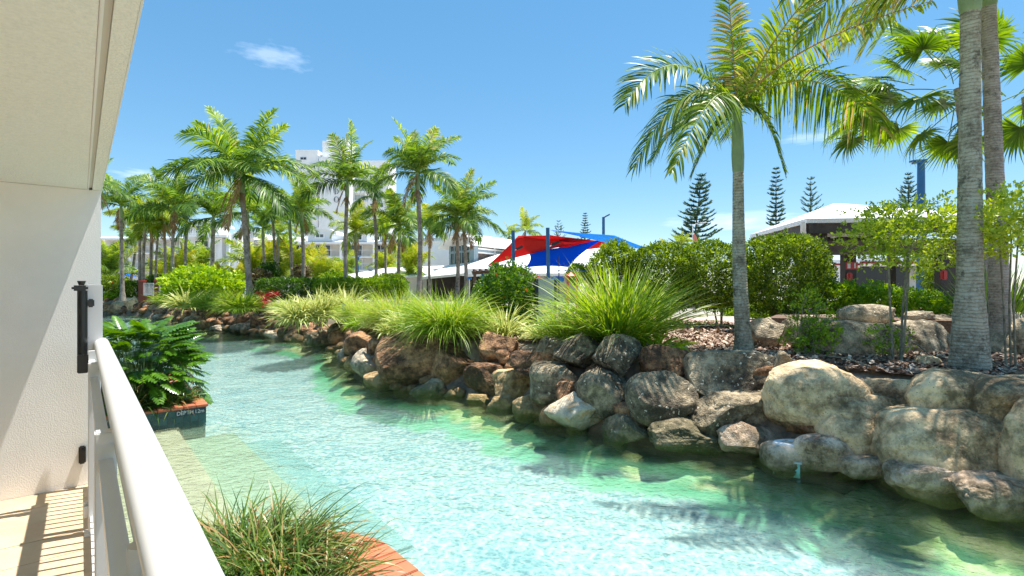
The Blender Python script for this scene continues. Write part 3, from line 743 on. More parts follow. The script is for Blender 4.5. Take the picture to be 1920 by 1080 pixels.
ub('groove', M['wallshade'], sf, (-3, 5.6, -.069, -.050, 3.088, 3.32))
ub('edge_beam', M['soffit'], sf, (-3, 5.6, -.124, -.070, 3.071, 3.36))
ub('fascia', M['whitew'], sf, (-3, 5.6, -.131, -.125, 3.072, 3.36))

rl = empty('balcony_railing', B(2.2, -.117, FZ), 0, 'white metal balcony railing with a wide rounded handrail and thin balusters', 'railing')
mb = MB(); hp = [B(u_, -.117, FZ+1.165) for u_ in (-2.2, 0, 1, 2, 3, 4, 5.0)]
mb.tube(hp, .046, 20, squash=.8); mb.build('handrail', M['white'], rl)
ub('handrail_bracket', M['white'], rl, (-2.2, 5.0, -.131, -.103, FZ+1.095, FZ+1.128))
mb = MB(); mb.tube([B(4.55, -.10, FZ+1.05), B(3, -.10, FZ+1.05), B(-2.2, -.10, FZ+1.05)], .014, 8); mb.build('under_rail', M['white'], rl)
for u_ in (4.28, 2.25, .2, -1.9):
    ub('post', M['white'], rl, (u_-.03, u_+.03, -.095, -.035, FZ, FZ+1.10), bevel=.004)
    ub('base_plate', M['white'], rl, (u_-.05, u_+.05, -.115, -.015, FZ, FZ+.012))
for a_, b_ in ((4.25, 2.28), (2.22, .23), (.17, -1.87)):
    ub('top_rail', M['white'], rl, (b_, a_, -.085, -.045, FZ+.97, FZ+1.01)); ub('bottom_rail', M['white'], rl, (b_, a_, -.085, -.045, FZ+.08, FZ+.115))
    n_ = int((a_-b_)/.1); 
    mb = MB(); mb.ubox(-.008, .008, -.008, .008, 0, .855); bal = mesh_of(mb, 'baluster'); bal.materials.append(M['white'])
    for i in range(1, n_):
        link('baluster', bal, None, rl, B(b_+(a_-b_)*i/n_, -.065, FZ+.115)-world_loc(rl))
mb = MB(); mb.tube([B(1.22, -.09, FZ), B(1.22, -.09, FZ+1.1)], .024, 14); mb.build('round_post', M['white'], rl)
gt = empty('balcony_gate', B(4.8, -.117, FZ), 0, 'narrow white metal pool gate at the wall end of the railing', 'gate')
ub('stile', M['white'], gt, (4.345, 4.385, -.085, -.045, FZ+.06, FZ+1.08)); ub('stile', M['white'], gt, (5.24, 5.28, -.085, -.045, FZ+.06, FZ+1.08))
ub('top_rail', M['white'], gt, (4.385, 5.24, -.085, -.045, FZ+.97, FZ+1.01)); ub('bottom_rail', M['white'], gt, (4.385, 5.24, -.085, -.045, FZ+.08, FZ+.115))
for i in range(1, 10): link('baluster', bal, None, gt, B(4.385+.0855*i, -.065, FZ+.115)-world_loc(gt))
mb = MB(); mb.tube([B(4.31, -.025, FZ+.10), B(4.31, -.025, FZ+.2)], .016, 10); mb.ubox(4.27, 4.34, -.045, -.012, FZ+.12, FZ+.18); mb.build('hinge', M['white'], gt)
ub('latch_plate', M['white'], gt, (4.90, 4.93, -.124, -.03, FZ+1.12, FZ+1.605), bevel=.004)
la = empty('gate_latch', B(4.86, -.02, FZ+1.2), 0, 'tall black top pull safety latch fixed to the white gate plate', 'latch')
def cyl(name, u_, v_, z0, z1, rad, mat, parent, n=16, r2=None):
    mb = MB(); mb.tube([B(u_, v_, z0), B(u_, v_, z1)], [rad, r2 or rad], n); return mb.build(name, mat, parent, .002)
cyl('tube_body', 4.86, -.008, FZ+1.02, FZ+1.56, .03, M['black'], la)
ub('lower_block', M['black'], la, (4.82, 4.895, -.042, .022, FZ+.965, FZ+1.10), bevel=.006)
ub('top_cap', M['black'], la, (4.82, 4.895, -.040, .052, FZ+1.56, FZ+1.60), bevel=.012)
cyl('pull_knob', 4.86, -.003, FZ+1.601, FZ+1.632, .016, M['black'], la, r2=.026)
mb = MB(); mb.ubox(4.84, 4.88, -.075, -.035, FZ+1.44, FZ+1.50); mb.build('side_lug', M['black'], la, .008)
gh = empty('wall_striker', B(5.33, .02, FZ+.35), 0, 'small black plastic bracket low on the cream wall beside the gate', 'bracket')
ub('bracket_body', M['black'], gh, (5.31, 5.348, -.03, .015, FZ+.18, FZ+.32), bevel=.008); ub('bracket_tab', M['black'], gh, (5.28, 5.31, -.03, -.01, FZ+.20, FZ+.30), bevel=.004)

# ---------------------------------------------------------------- steps and planters in the pool beside the building
def step(name, u0, u1, v0, z, mt): 
    mb = MB(); mb.ubox(u0, u1, v0, -.22, -1.05, z); o = mb.build(name, M[mt], None, .03); o['kind'] = 'structure'
step('pool_step', 4.86, 9.93, -1.22, -.05, 'step'); step('pool_step', 4.86, 9.93, -2.05, -.25, 'step2'); step('pool_step', 4.86, 9.93, -2.75, -.485, 'step3')
def brick_edge(parent, pts_in, pts_out, z0, z1, mat, name='coping_brick', gap=.05):
    for i in range(len(pts_in)-1):
        a, b, c, d_ = pts_in[i], pts_in[i+1], pts_out[i+1], pts_out[i]
        def q(s_, t_): return (a.lerp(b, s_)).lerp(d_.lerp(c, s_), t_)
        mb = MB(); base = [q(gap, 0), q(1-gap, 0), q(1-gap, 1), q(gap, 1)]; dz = random.uniform(-.002, .002)
        mb.hexa([Vector((p.x, p.y, z0)) for p in base]+[Vector((p.x, p.y, z1+dz)) for p in base]); mb.build(name, mat, parent, .006)
# planter with the depth tiles
PU, PV, PT = 9.95, -1.62, .30
p1 = empty('planter', B(PU+2, -.9, 0), 0, 'pool planter box with terracotta coping and blue tiles reading depth 1.2m', 'planter')
ub('planter_wall', M['grout'], p1, (PU+.012, PU+4.4, PV+.012, -.22, -1.05, PT-.045))
ub('soil', M['soil'], p1, (PU+.25, PU+4.2, PV+.25, -.25, PT-.05, PT-.01))
n_ = 8; vv = [PV-.03+(-.22-PV+.03)*i/n_ for i in range(n_+1)]
brick_edge(p1, [B(PU-.03, v, 0) for v in vv], [B(PU+.26, v, 0) for v in vv], PT-.043, PT, M['terracotta'], gap=.02)
n_ = 20; uu_ = [PU+.265+4.1*i/n_ for i in range(n_+1)]
brick_edge(p1, [B(u, PV-.03, 0) for u in uu_], [B(u, PV+.24, 0) for u in uu_], PT-.043, PT, M['terracotta'], gap=.02)
tw_ = .1075
for row in range(4):
    z1 = PT-.05-row*tw_; 
    for i in range(13):
        v0 = PV+.008+i*tw_
        if row == 0 and i < 4: continue
        ub('wall_tile', M['bluetile'], p1, (PU-.002, PU+.012, v0+.003, v0+tw_-.003, z1-tw_+.005, z1))
    for i in range(30):
        u0 = PU+.02+i*tw_*1.2
        if row < 3: ub('wall_tile', M['bluetile'], p1, (u0, u0+tw_*1.17, PV-.002, PV+.012, z1-tw_+.005, z1))
sg = ub('depth_tile', M['navytile'], p1, (PU-.006, PU+.012, PV+.011, PV+.008+4*tw_-.003, PT-.05-tw_+.005, PT-.05))
pos_ = B(PU-.0085, PV+.008+2*tw_, PT-.05-tw_/2)
xa, ya, za = -V, Vector((0, 0, 1)), -U        # text runs towards the pool (to the right), faces the camera
adv = 0.0; glyphs = []
for ch in 'DEPTH 1.2m':
    cu = bpy.data.curves.new('lettering', 'FONT'); cu.body = ch; cu.size = .088; cu.extrude = .0015
    tmp = bpy.data.objects.new('tmp', cu); C.objects.link(tmp)
    dg = bpy.context.evaluated_depsgraph_get(); me = bpy.data.meshes.new_from_object(tmp.evaluated_get(dg)); bpy.data.objects.remove(tmp)
    if len(me.vertices):
        xs_ = [v.co.x for v in me.vertices]; glyphs.append((me, adv-min(xs_))); adv += max(xs_)-min(xs_)+.008
    else: adv += .03
for me, ox in glyphs:
    lo = bpy.data.objects.new('letter', me); C.objects.link(lo); me.materials.clear(); me.materials.append(M['whitew']); lo.parent = sg
    lo.matrix_basis = Matrix.Translation(pos_-world_loc(sg)) @ Matrix((xa, ya, za)).transposed().to_4x4() @ Matrix.Translation(((ox-adv/2)*.88, -.031, 0)) @ Matrix.Scale(.88, 4, Vector((1, 0, 0)))
# near planter
p2 = empty('planter', B(3, -.9, 0), 0, 'pool planter with curved red brick coping at the bottom edge, holding a grass tuft', 'planter')
def arc_pts(off):
    o_ = []
    for i in range(27):
        s_ = i/26; u_ = .4+4.25*s_; v_ = -1.80+ .95*max(0, (s_-.74)/.26)**2.2 ; o_.append(B(u_, v_+off, 0))
    return o_
brick_edge(p2, arc_pts(-.02), arc_pts(.26), .24, .30, M['terracotta'], gap=.03)
brick_edge(p2, arc_pts(.27), arc_pts(.40), .24, .296, M['terracotta'], gap=.03)
pl = arc_pts(.0); body = [B(.4, -.22, 0)]+pl+[B(4.65, -.22, 0)]
MB().prism([Vector((p.x, p.y, -1.05)) for p in body], (0, 0, 1.285)).build('planter_wall', M['grout'], p2)
pl = arc_pts(.41); body = [B(.4, -.25, 0)]+pl+[B(4.6, -.25, 0)]
MB().prism([Vector((p.x, p.y, .1)) for p in body], (0, 0, .17)).build('soil', M['soil'], p2)
for row in range(3):
    q_ = arc_pts(-.006); 
    for i in range(8, 26):
        a, b = q_[i], q_[i+1]; mb = MB(); off = (b-a).normalized()*.006; nn_ = Vector(((b-a).y, -(b-a).x, 0)).normalized()*.006
        z1 = .235-row*.11
        mb.hexa([p+Vector((0, 0, z)) for z in (z1-.105, z1) for p in (a+off-nn_, b-off-nn_, b-off+nn_, a+off+nn_)]); mb.build('wall_tile', M['bluetile'], p2)

# philodendron: each lobed leaf is a part
def philo_leaf(seed):
    r = np.random.default_rng(seed); A = Acc(); n = 8; s_ = np.linspace(0, 1, 12); cur = np.stack([s_, np.zeros(12), .10*s_-.28*s_**2], 1)
    v, T = tube_np(cur, .008*(1.2-s_), 4); A.add(v, T, .9)
    for sg_ in (-1, 1):
        t_ = np.linspace(.04, .93, n); L = np.interp(t_, [0, .25, .6, 1], [.36, .42, .36, .14])*r.uniform(.9, 1.1, n)
        P0 = np.stack([np.interp(t_, s_, cur[:, k]) for k in range(3)], 1); sw = .25+.6*t_
        dv = np.stack([np.sin(sw), sg_*np.cos(sw), np.full(n, .12)], 1); g = np.linspace(0, 1, 5)
        P = P0[:, None]+dv[:, None]*(L[:, None]*g)[..., None]; P[..., 2] -= L[:, None]*.45*g**2
        wv_ = unit(np.cross(dv, [0, 0, 1.])); Wd = wv_[:, None]*(np.interp(g, [0, .3, .6, .85, 1], [.075, .052, .066, .046, 0]))[None, :, None]
        v, T, c_ = strips(P, Wd, np.clip(.45+r.normal(0, .12, n), 0, 1)); A.add(v, T, c_)
    return A.mesh('leaf', M['philo'])
pls = [philo_leaf(s_) for s_ in range(3)]
def philodendron(cen, rx, ry, rz, n, label, seed):
    r = random.Random(seed); root = empty('philodendron', cen, 0, label, 'plant'); mb = MB()
    for i in range(min(n, 290)):
        a_ = r.uniform(0, 6.283); h = r.random()**.75; rr = math.sqrt(1-.75*h*h)*r.uniform(.55, 1)
        p = Vector((math.cos(a_)*rx*rr, math.sin(a_)*ry*rr, rz*(.12+.86*h))); pit = R(-38+70*h+r.uniform(-18, 18)); s_ = r.uniform(.27, .42)
        link('leaf', r.choice(pls), None, root, p, (r.uniform(-.35, .35), -pit, a_+r.uniform(-.5, .5)), (s_, s_*.95, s_))
        mb.tube([Vector((p.x*.25, p.y*.25, 0)), Vector((p.x*.7, p.y*.7, p.z*.75)), p], .004, 4, False)
    link('stalks', mesh_of(mb, 'stalks'), M['stalk'], root)
philodendron(B(11.0, -.80, PT-.03), .92, 1.0, 1.28, 290, 'large glossy split leaf philodendron filling the tiled planter', 5)
philodendron(B(12.8, -.75, PT-.03), .85, .9, 1.2, 130, 'rear split leaf philodendron at the far end of the tiled planter', 6)
def tuft(name, label, cat, loc, mesh_args, mat, group=None, across=False, scl=(1, 1, 1), rz=0):
    root = empty(name, loc, rz, label, cat, group)
    o = link('leaves', blades(mat=mat, name='leaves', across=across, **mesh_args), None, root, (0, 0, 0), (0, 0, 0), scl); return root
tuft('grass_tuft', 'dark striped liriope tuft under the philodendron at the planter front', 'grass', B(10.42, -.62, PT-.02), dict(n=420, r0=.30, L=.62, e0=1.25, curv=1.3, wid=.0075, seed=11, tint=(.3, .85), dead=.25, segs=6), M['grass_dark'], 'liriope tufts in the planters')
tuft('grass_tuft', 'liriope tuft leaning over the corner coping of the tiled planter', 'grass', B(10.45, -1.12, PT-.02), dict(n=360, r0=.24, L=.55, e0=1.3, curv=1.2, wid=.0075, seed=12, tint=(.3, .85), dead=.22, segs=6), M['grass_dark'], 'liriope tufts in the planters')
big = dict(n=1250, r0=.30, L=.74, e0=1.2, curv=1.7, wid=.0058, tint=(.15, .8), dead=.15, segs=8)
tuft('grass_tuft', 'big arching grass tuft with brown tips beside the curved brick coping', 'grass', G(490, 1075, .25)+Vector((0, 0, 0)), dict(seed=13, **big), M['grass_dark'], 'grass tufts in the near planter')
tuft('grass_tuft', 'smaller grass tuft spilling over the red bricks at the bottom edge', 'grass', G(560, 1130, .25), dict(seed=14, **{**big, 'n': 420, 'L': .72}), M['grass_dark'], 'grass tufts in the near planter')
tuft('grass_tuft', 'grass tuft against the handrail at the bottom of the picture', 'grass', G(425, 1060, .25), dict(seed=15, **{**big, 'n': 450, 'L': .72}), M['grass_dark'], 'grass tufts in the near planter')

# ---------------------------------------------------------------- boulders
def ico(sub):
    bm = bmesh.new(); bmesh.ops.create_icosphere(bm, subdivisions=sub, radius=1); v = np.array([x.co[:] for x in bm.verts]); f = np.array([[y.index for y in x.verts] for x in bm.faces]); bm.free(); return v, f
ICO = {s_: ico(s_) for s_ in (3, 4, 5, 6)}
def boulder(label, x0, y0, x1, y1, d, kind, seed, dep=.9, k=3.2, rough=.085, cuts=11, sub=None, group='boulders edging the pool', tilt=0, name='boulder', cat='boulder', hard=1., grooves=None):
    wpx = x1-x0
    sub = sub or (6 if wpx > 130 else 5 if wpx > 55 else 4 if wpx > 30 else 3)
    v, f = ICO[sub]; r = np.random.default_rng(seed*7+3); p = v/((np.abs(v)**k).sum(1)**(1/k))[:, None]
    for _ in range(cuts):
        n_ = unit(r.normal(0, 1, 3)); o_ = r.uniform(.58, .92); ex = np.maximum(0, p@n_-o_); p = p-n_*(ex*hard)[:, None]
    n0 = unit(p); p = p+n0*(rough*fbm(p*1.5+seed, seed, 3))[:, None]+n0*(rough*.35*fbm(p*6+seed, seed+5, 4))[:, None]
    if sub >= 5:
        cr = np.abs(vnoise(p*1.9+seed*3, seed+9)); p = p-n0*(.035*np.exp(-(cr/.035)**2))[:, None]
    lo_, hi_ = p.min(0), p.max(0); p = (p-(lo_+hi_)/2)/((hi_-lo_)/2)
    rx = (x1-x0)/2/F*d*1.07; rz = (y1-y0)/2/F*d*1.07; ry = dep*math.sqrt(rx*rz)
    if tilt: c_, s_ = math.cos(tilt), math.sin(tilt); p = np.c_[p[:, 0]*c_-p[:, 2]*s_, p[:, 1], p[:, 0]*s_+p[:, 2]*c_]
    me = np_mesh(name, p*[rx, ry, rz], f, None, M['rock_'+kind], True)
    o = link(name, me, None, None, W((x0+x1)/2, (y0+y1)/2, d)+Vector((0, ry*.35, 0)))
    return tag(o, label, cat, group)
# (label, x0,y0,x1,y1, row offset behind the waterline, kind, options)
BL = [
 ('white lichen spotted boulder on the upper row behind the pale pointed rock', 1118, 630, 1204, 708, .75, 'lichen', dict(cuts=8)),
 ('dark speckled boulder left of the white lichen spotted one', 1040, 627, 1131, 697, .8, 'dark', {}),
 ('half hidden grey boulder at the foot of the grass, left of the speckled one', 1008, 631, 1070, 680, 1.1, 'dark', {}),
 ('smooth brown boulder between the dark block and the mulch', 958, 660, 1056, 708, .75, 'brown', {}),
 ('squared dark block with a flat top in the middle of the wall', 996, 683, 1100, 756, .45, 'dark', dict(k=4.5, cuts=3)),
 ('tan slab with a split grain face beside the dark block', 924, 695, 1002, 748, .4, 'orange', dict(k=4, cuts=5)),
 ('little reddish brown stone wedged under the dark block', 1043, 717, 1090, 758, .2, 'brown', {}),
 ('grey brown boulder with a sunlit pink top above the pale pointed rock', 1083, 695, 1195, 782, .35, 'dark', dict(k=2.6)),
 ('big round dark green grey boulder near the water', 1181, 701, 1308, 800, .3, 'dark', dict(k=2.7, cuts=3, rough=.06)),
 ('rusty brown boulder behind the round dark one', 1205, 648, 1306, 708, .8, 'brown', {}),
 ('massive flat topped boulder at the foot of the leaning palm', 1298, 662, 1458, 742, .75, 'dark', dict(k=4.2, cuts=3, rough=.06)),
 ('massive low boulder under the flat topped one', 1303, 737, 1478, 826, .4, 'dark', dict(k=3, cuts=4, rough=.07)),
 ('pale pointed rock with rusty patches at the waterline', 1024, 739, 1142, 808, .0, 'white', dict(cuts=2, k=1.35, rough=.05, dep=1.3)),
 ('rounded ochre rock at the waterline left of the pale pointed one', 963, 737, 1046, 796, .1, 'orange', dict(k=2.3)),
 ('low ochre rock with a pale ridge beside the tan slab', 915, 738, 996, 785, .15, 'orange', dict(k=2.4)),
 ('flat dark rock awash right of the pale pointed one', 1137, 781, 1224, 836, .0, 'dark', dict(k=3)),
 ('long dark wet rock awash under the round boulder', 1223, 790, 1358, 850, -.05, 'dark', dict(k=3)),
 ('narrow grey boulder between the flat topped one and the tan wall', 1452, 662, 1497, 745, .8, 'dark', {}),
 ('low pinkish rock at the waterline beside the white capped ledge', 1356, 796, 1474, 862, .1, 'pink', dict(k=2.8)),
 ('huge smooth brown boulder below the round grass clump', 706, 624, 842, 726, .45, 'brown', dict(k=2.6, cuts=8, rough=.06)),
 ('rusty rough boulder right of the huge brown one', 802, 652, 896, 736, .4, 'brown', dict(cuts=9)),
 ('dark pitted boulder standing up against the mulch', 899, 625, 971, 690, .95, 'brown', dict(k=2.4)),
 ('brown and tan boulder under the dark pitted one', 870, 682, 949, 742, .35, 'brown', dict(cuts=9)),
 ('purple brown rock lying under the huge boulder', 683, 696, 758, 740, .05, 'orange', dict(k=2.3)),
 ('grey topped rock awash below the huge boulder', 768, 711, 832, 752, .0, 'pale', dict(k=2.2)),
 ('olive submerged rock left of the tan slab', 830, 727, 872, 752, .05, 'orange', {}),
 ('flat olive rock just under the water below the tan slab', 876, 740, 926, 768, .0, 'orange', {}),
 ('cracked rusty brown boulder at the bend of the bank', 646, 622, 700, 676, .55, 'brown', dict(k=2.4, sub=5)),
 ('flat yellow orange rock at the bend of the bank', 646, 664, 683, 700, .15, 'orange', dict(k=3)),
 ('pale grey pointed rock at the bend of the bank', 657, 655, 714, 713, .1, 'pale', dict(k=1.6, cuts=4)),
 ('small orange brown rock behind the pale grey pointed one', 690, 634, 728, 664, .8, 'brown', {}),
 ('grey brown slab leaning on the huge boulder', 709, 630, 758, 676, .75, 'brown', dict(cuts=8)),
 ('small grey stone at the water where the bank bends', 630, 652, 655, 684, .1, 'grey', {}),
 ('small dark stone at the water where the bank bends', 634, 672, 652, 700, .0, 'dark', {}),
 # upstream bank
 ('dark brown boulder with a low fern just before the bend', 656, 610, 700, 640, 2.2, 'brown', {}),
 ('squared green grey block beside the fern', 612, 608, 662, 645, .9, 'dark', dict(k=4)),
 ('flat topped black boulder above the squared block', 586, 597, 634, 618, 1.6, 'dark', dict(k=3.5)),
 ('dark boulder hung with dry roots', 545, 598, 592, 624, 1.3, 'dark', {}),
 ('brown boulder between the root hung one and the grass', 508, 600, 552, 622, 1.4, 'brown', {}),
 ('dark block with a sunlit edge at the water before the bend', 575, 618, 618, 652, .2, 'dark', dict(cuts=8)),
 ('wide brown rock at the water in the middle of the far bank', 532, 618, 592, 645, .2, 'brown', dict(k=3)),
 ('pale grey rock at the water left of the wide brown one', 494, 620, 546, 642, .2, 'grey', dict(k=2.6)),
 ('pale split rock at the corner of the sandy shallows', 488, 610, 518, 638, .5, 'pale', dict(cuts=9)),
 ('black jagged boulder above the pale split rock', 468, 584, 512, 618, 1.3, 'dark', dict(cuts=9)),
 ('long brown slab right of the square grey slab', 433, 591, 482, 616, 1., 'brown', dict(k=3.5)),
 ('square grey slab in the far bank', 392, 593, 436, 618, 1., 'grey', dict(k=4)),
 ('long flat pale rock at the water on the far bank', 433, 606, 480, 624, .1, 'grey', dict(k=3)),
 ('flat pale rock left of the long flat one', 393, 610, 436, 626, .1, 'grey', dict(k=3)),
 ('rounded tan rock left of the square grey slab', 372, 600, 398, 620, .3, 'orange', {}),
 ('sharp dark slab reaching into the water', 340, 592, 386, 612, .2, 'dark', dict(cuts=9)),
 ('black boulder above the sharp dark slab', 357, 578, 398, 600, 1.6, 'dark', {}),
 ('pale wedge rock left of the black boulder', 337, 582, 362, 598, .8, 'orange', {}),
 ('brown rock in the far row behind the pale wedge', 312, 580, 342, 597, 1.2, 'brown', {}),
 ('tan flat rock at the far end of the bank', 302, 590, 330, 602, .2, 'orange', {}),
 ('grey rock at the far tip of the bank', 288, 576, 318, 594, .8, 'brown', {}),
 ('small pale rock at the far tip of the bank', 284, 588, 304, 600, .1, 'grey', {}),
]
for i, (lb, x0, y0, x1, y1, off, kind, op) in enumerate(BL):
    xm = (x0+x1)/2; boulder(lb, x0, y0, x1, y1, dwater(xm)+off*(1 if xm > 640 else 1.6), kind, i+11, **op)
# the moulded tan rock wall on the right and the ledge rocks at its foot
WL = [
 ('lumpy tan wall rock with a pitted face beside the low dark boulder', 1459, 684, 1660, 822, .45, 'tan', dict(k=2.8)),
 ('big rounded tan wall rock in the middle of the right wall', 1542, 744, 1712, 872, .30, 'tan', dict(k=2.8)),
 ('small grey topped wall rock between the two rounded ones', 1632, 714, 1745, 790, .62, 'tan', dict(k=3)),
 ('large bulging oval rock at the top of the right wall', 1708, 699, 1880, 812, .50, 'tan', dict(k=2.9)),
 ('broad smooth tan face running out of the picture at the right', 1690, 772, 1980, 945, .30, 'tan', dict(k=4, cuts=3)),
 ('upper tan rock at the right edge of the picture', 1840, 712, 2020, 830, .55, 'tan', dict(k=3.2)),
 ('tan rock of the wall beyond the right edge', 1950, 760, 2200, 1010, .3, 'tan', dict(k=3.4)),
 ('cracked tan rock filling the joint under the oval one', 1640, 770, 1790, 885, .36, 'tan', dict(k=3)),
 ('rounded grey ledge rock right of the skimmer', 1500, 820, 1602, 884, -.02, 'pink', dict(k=3., cuts=4, hard=.6)),
 ('long pink grey ledge rock at the waterline', 1583, 853, 1706, 898, -.0, 'pink', dict(k=3.8, cuts=3, hard=.6)),
 ('long wet ledge rock with rusty stains at the right edge', 1684, 870, 1850, 930, -.0, 'pink', dict(k=3.8, cuts=3, hard=.6)),
 ('last wet ledge rock leaving the picture at the right', 1815, 900, 2010, 975, .0, 'pink', dict(k=3.8, cuts=3, hard=.6)),
]
for i, (lb, x0, y0, x1, y1, off, kind, op) in enumerate(WL):
    op = {**dict(cuts=4, rough=.06, hard=.6, dep=.8), **op}
    boulder(lb, x0, y0, x1, y1, dwater(min(2180, (x0+x1)/2))+off, kind, i+91, group='moulded rocks of the right hand wall', **op)
def filler():
    r = np.random.default_rng(77); A = Acc(); v0, f0 = ICO[3][0], ICO[3][1]
    bm = bmesh.new(); bmesh.ops.create_icosphere(bm, subdivisions=2, radius=1); v0 = np.array([x.co[:] for x in bm.verts]); f0 = np.array([[y.index for y in x.verts] for x in bm.faces]); bm.free()
    n = 0
    for i, (p, n_) in enumerate(zip(allb, nb)):
        if p.y < 3 or p.x < -34: continue
        for k in range(5 if p.y < 14 else 6):
            o_ = r.uniform(.0, 1.15); z_ = float(np.interp(o_, [.05, .12, .35, .7, 1.0, 1.3], [-.3, -.1, .25, .7, 1.0, GZ])); s_ = r.uniform(.08, .17)*(1+min(1.2, p.y/16)); q = p+n_*o_+Vector((r.normal(0, .12), r.normal(0, .12), z_-.01))
            v = v0/((np.abs(v0)**2.8).sum(1)**(1/2.8))[:, None]*(1+.16*vnoise(v0*1.7+i*3.1+k, 4))[:, None]
            for _ in range(5):
                m_ = unit(r.normal(0, 1, 3)); ex = np.maximum(0, v@m_-r.uniform(.6, .9)); v = v-m_*ex[:, None]
            A.add(v*[s_*r.uniform(.8, 1.5), s_, s_*r.uniform(.5, .9)]+np.array(q), f0, 0)
    o = link('packing_stones', A.mesh('packing_stones', M['rock_brown'])); tag(o, 'small stones packed between the bank boulders', 'stones', kind='stuff')
filler()
# white capped skimmer
skd = dwater(1490)-.28
sk = empty('pool_skimmer', W(1490, 855, skd), 0, 'white capped pool skimmer with an aqua mouth between the ledge rocks', 'pool skimmer')
a0, a1 = W(1450, 858, skd+.24), W(1500, 876, skd+.08); ax = (a1-a0); ax.z = 0; L_ = ax.length; ax.normalize(); ay = Vector((-ax.y, ax.x, 0))
def pf(x, y, z): return a0*1+ax*x+ay*y+Vector((0, 0, z-a0.z))
mb = MB(); mb.hexa([pf(x, y, z) for z in (-.07, .105) for x, y in ((0, 0), (L_, 0), (L_, .22), (0, .22))]); mb.build('skimmer_mouth', M['skim'], sk)
mb = MB(); mb.hexa([pf(x, y, z) for z in (.107, .13) for x, y in ((-.02, -.02), (L_+.02, -.02), (L_+.02, .2), (-.02, .2))]); mb.build('mouth_lip', M['panel'], sk)
me_c = boulder('tmp', 1440, 832, 1546, 886, skd+.25, 'pink', 131, k=3.4, cuts=2, rough=.04); me_c.name = 'rock_housing'; del me_c['label'], me_c['category'], me_c['group']; wl = me_c.location.copy(); me_c.parent = sk; me_c.location = wl-world_loc(sk)
lid = MB(); cc = W(1490, 834, skd+.3); n24 = [cc+Vector((math.cos(a_)*.27, math.sin(a_)*.15, 0)) for a_ in np.linspace(0, 6.283, 25)[:-1]]
lid.prism(n24, (0, 0, .035)); lid.build('access_lid', M['whitew'], sk, .01)

# boulders behind the mulch on the right (retaining the raised shrub bed)
RB = [
 ('dark grey boulder right behind the leaning palm trunk', 1404, 597, 1472, 672, 9.6, 'grey', {}),
 ('very large pitted grey boulder left of the thin tree trunk', 1512, 600, 1705, 690, 8.9, 'grey', dict(k=2.6, cuts=4, rough=.06)),
 ('domed grey boulder lying on top of the very large one', 1580, 572, 1692, 612, 9.6, 'grey', dict(k=2.3, cuts=3, rough=.05)),
 ('grey boulder between the thin tree and the thick palm trunk', 1686, 604, 1795, 684, 9.0, 'grey', dict(k=2.8)),
 ('dark boulder on top, left of the thick palm trunk', 1690, 584, 1750, 616, 9.8, 'grey', {}),
 ('flat grey boulder behind the thick palm trunk', 1742, 592, 1850, 640, 10., 'grey', dict(k=3.2)),
 ('tall grey boulder right of the thick palm trunk', 1846, 604, 1925, 684, 8.8, 'grey', dict(k=3.6)),
 ('long grey coping boulder right of the thick palm trunk', 1844, 586, 1990, 618, 9.4, 'grey', dict(k=3.4)),
 ('low grey boulder behind the thin leafy shrub', 1466, 592, 1530, 660, 9.9, 'grey', {}),
 ('long flat grey rock along the path edge', 1450, 590, 1590, 612, 11.0, 'grey', dict(k=3.2)),
 ('loose tan stone lying on the mulch by the thick palm trunk', 1726, 668, 1765, 694, 7.5, 'tan', dict(cuts=9)),
 ('grey boulder at the far right end of the raised bed', 1915, 600, 2010, 700, 8.5, 'grey', dict(k=3)),
]
for i, (lb, x0, y0, x1, y1, d, kind, op) in enumerate(RB):
    boulder(lb, x0, y0, x1, y1, d, kind, i+151, group='boulders retaining the raised bed', **op)
# far shore rocks under the far left palm
for i, (lb, x0, y0, x1, y1, d, kind) in enumerate([
 ('pale tan shore rock below the far left palm', 205, 563, 246, 592, 40.5, 'tan'), ('cracked tan shore rock beside the bridge', 232, 558, 264, 593, 40, 'tan'),
 ('tan shore rock cut by the white wall edge', 160, 566, 212, 592, 40.5, 'tan'), ('tall tan shore rock behind the cracked one', 214, 556, 240, 576, 42, 'tan'),
 ('small white rock in the water under the bridge', 262, 578, 277, 588, 41, 'pale'), ('dark flat rock on the bank beside the bridge', 272, 570, 300, 584, 38, 'dark')]):
    boulder(lb, x0, y0, x1, y1, d, kind, i+181, group='rocks on the far shore')

# raised bed behind the retaining boulders
rbp = [Vector(p) for p in ((X(1440, 10.4), 10.4, 0), (X(1600, 9.8), 9.8, 0), (X(1760, 9.6), 9.6, 0), (X(1960, 9.0), 9.0, 0), (18, 9, 0), (20, 24, 0), (X(1500, 16), 16, 0))]
MB().prism([Vector((p.x, p.y, GZ-.2)) for p in rbp], (0, 0, .2+.52)).build('raised_bed', M['mulch'])['kind'] = 'structure'

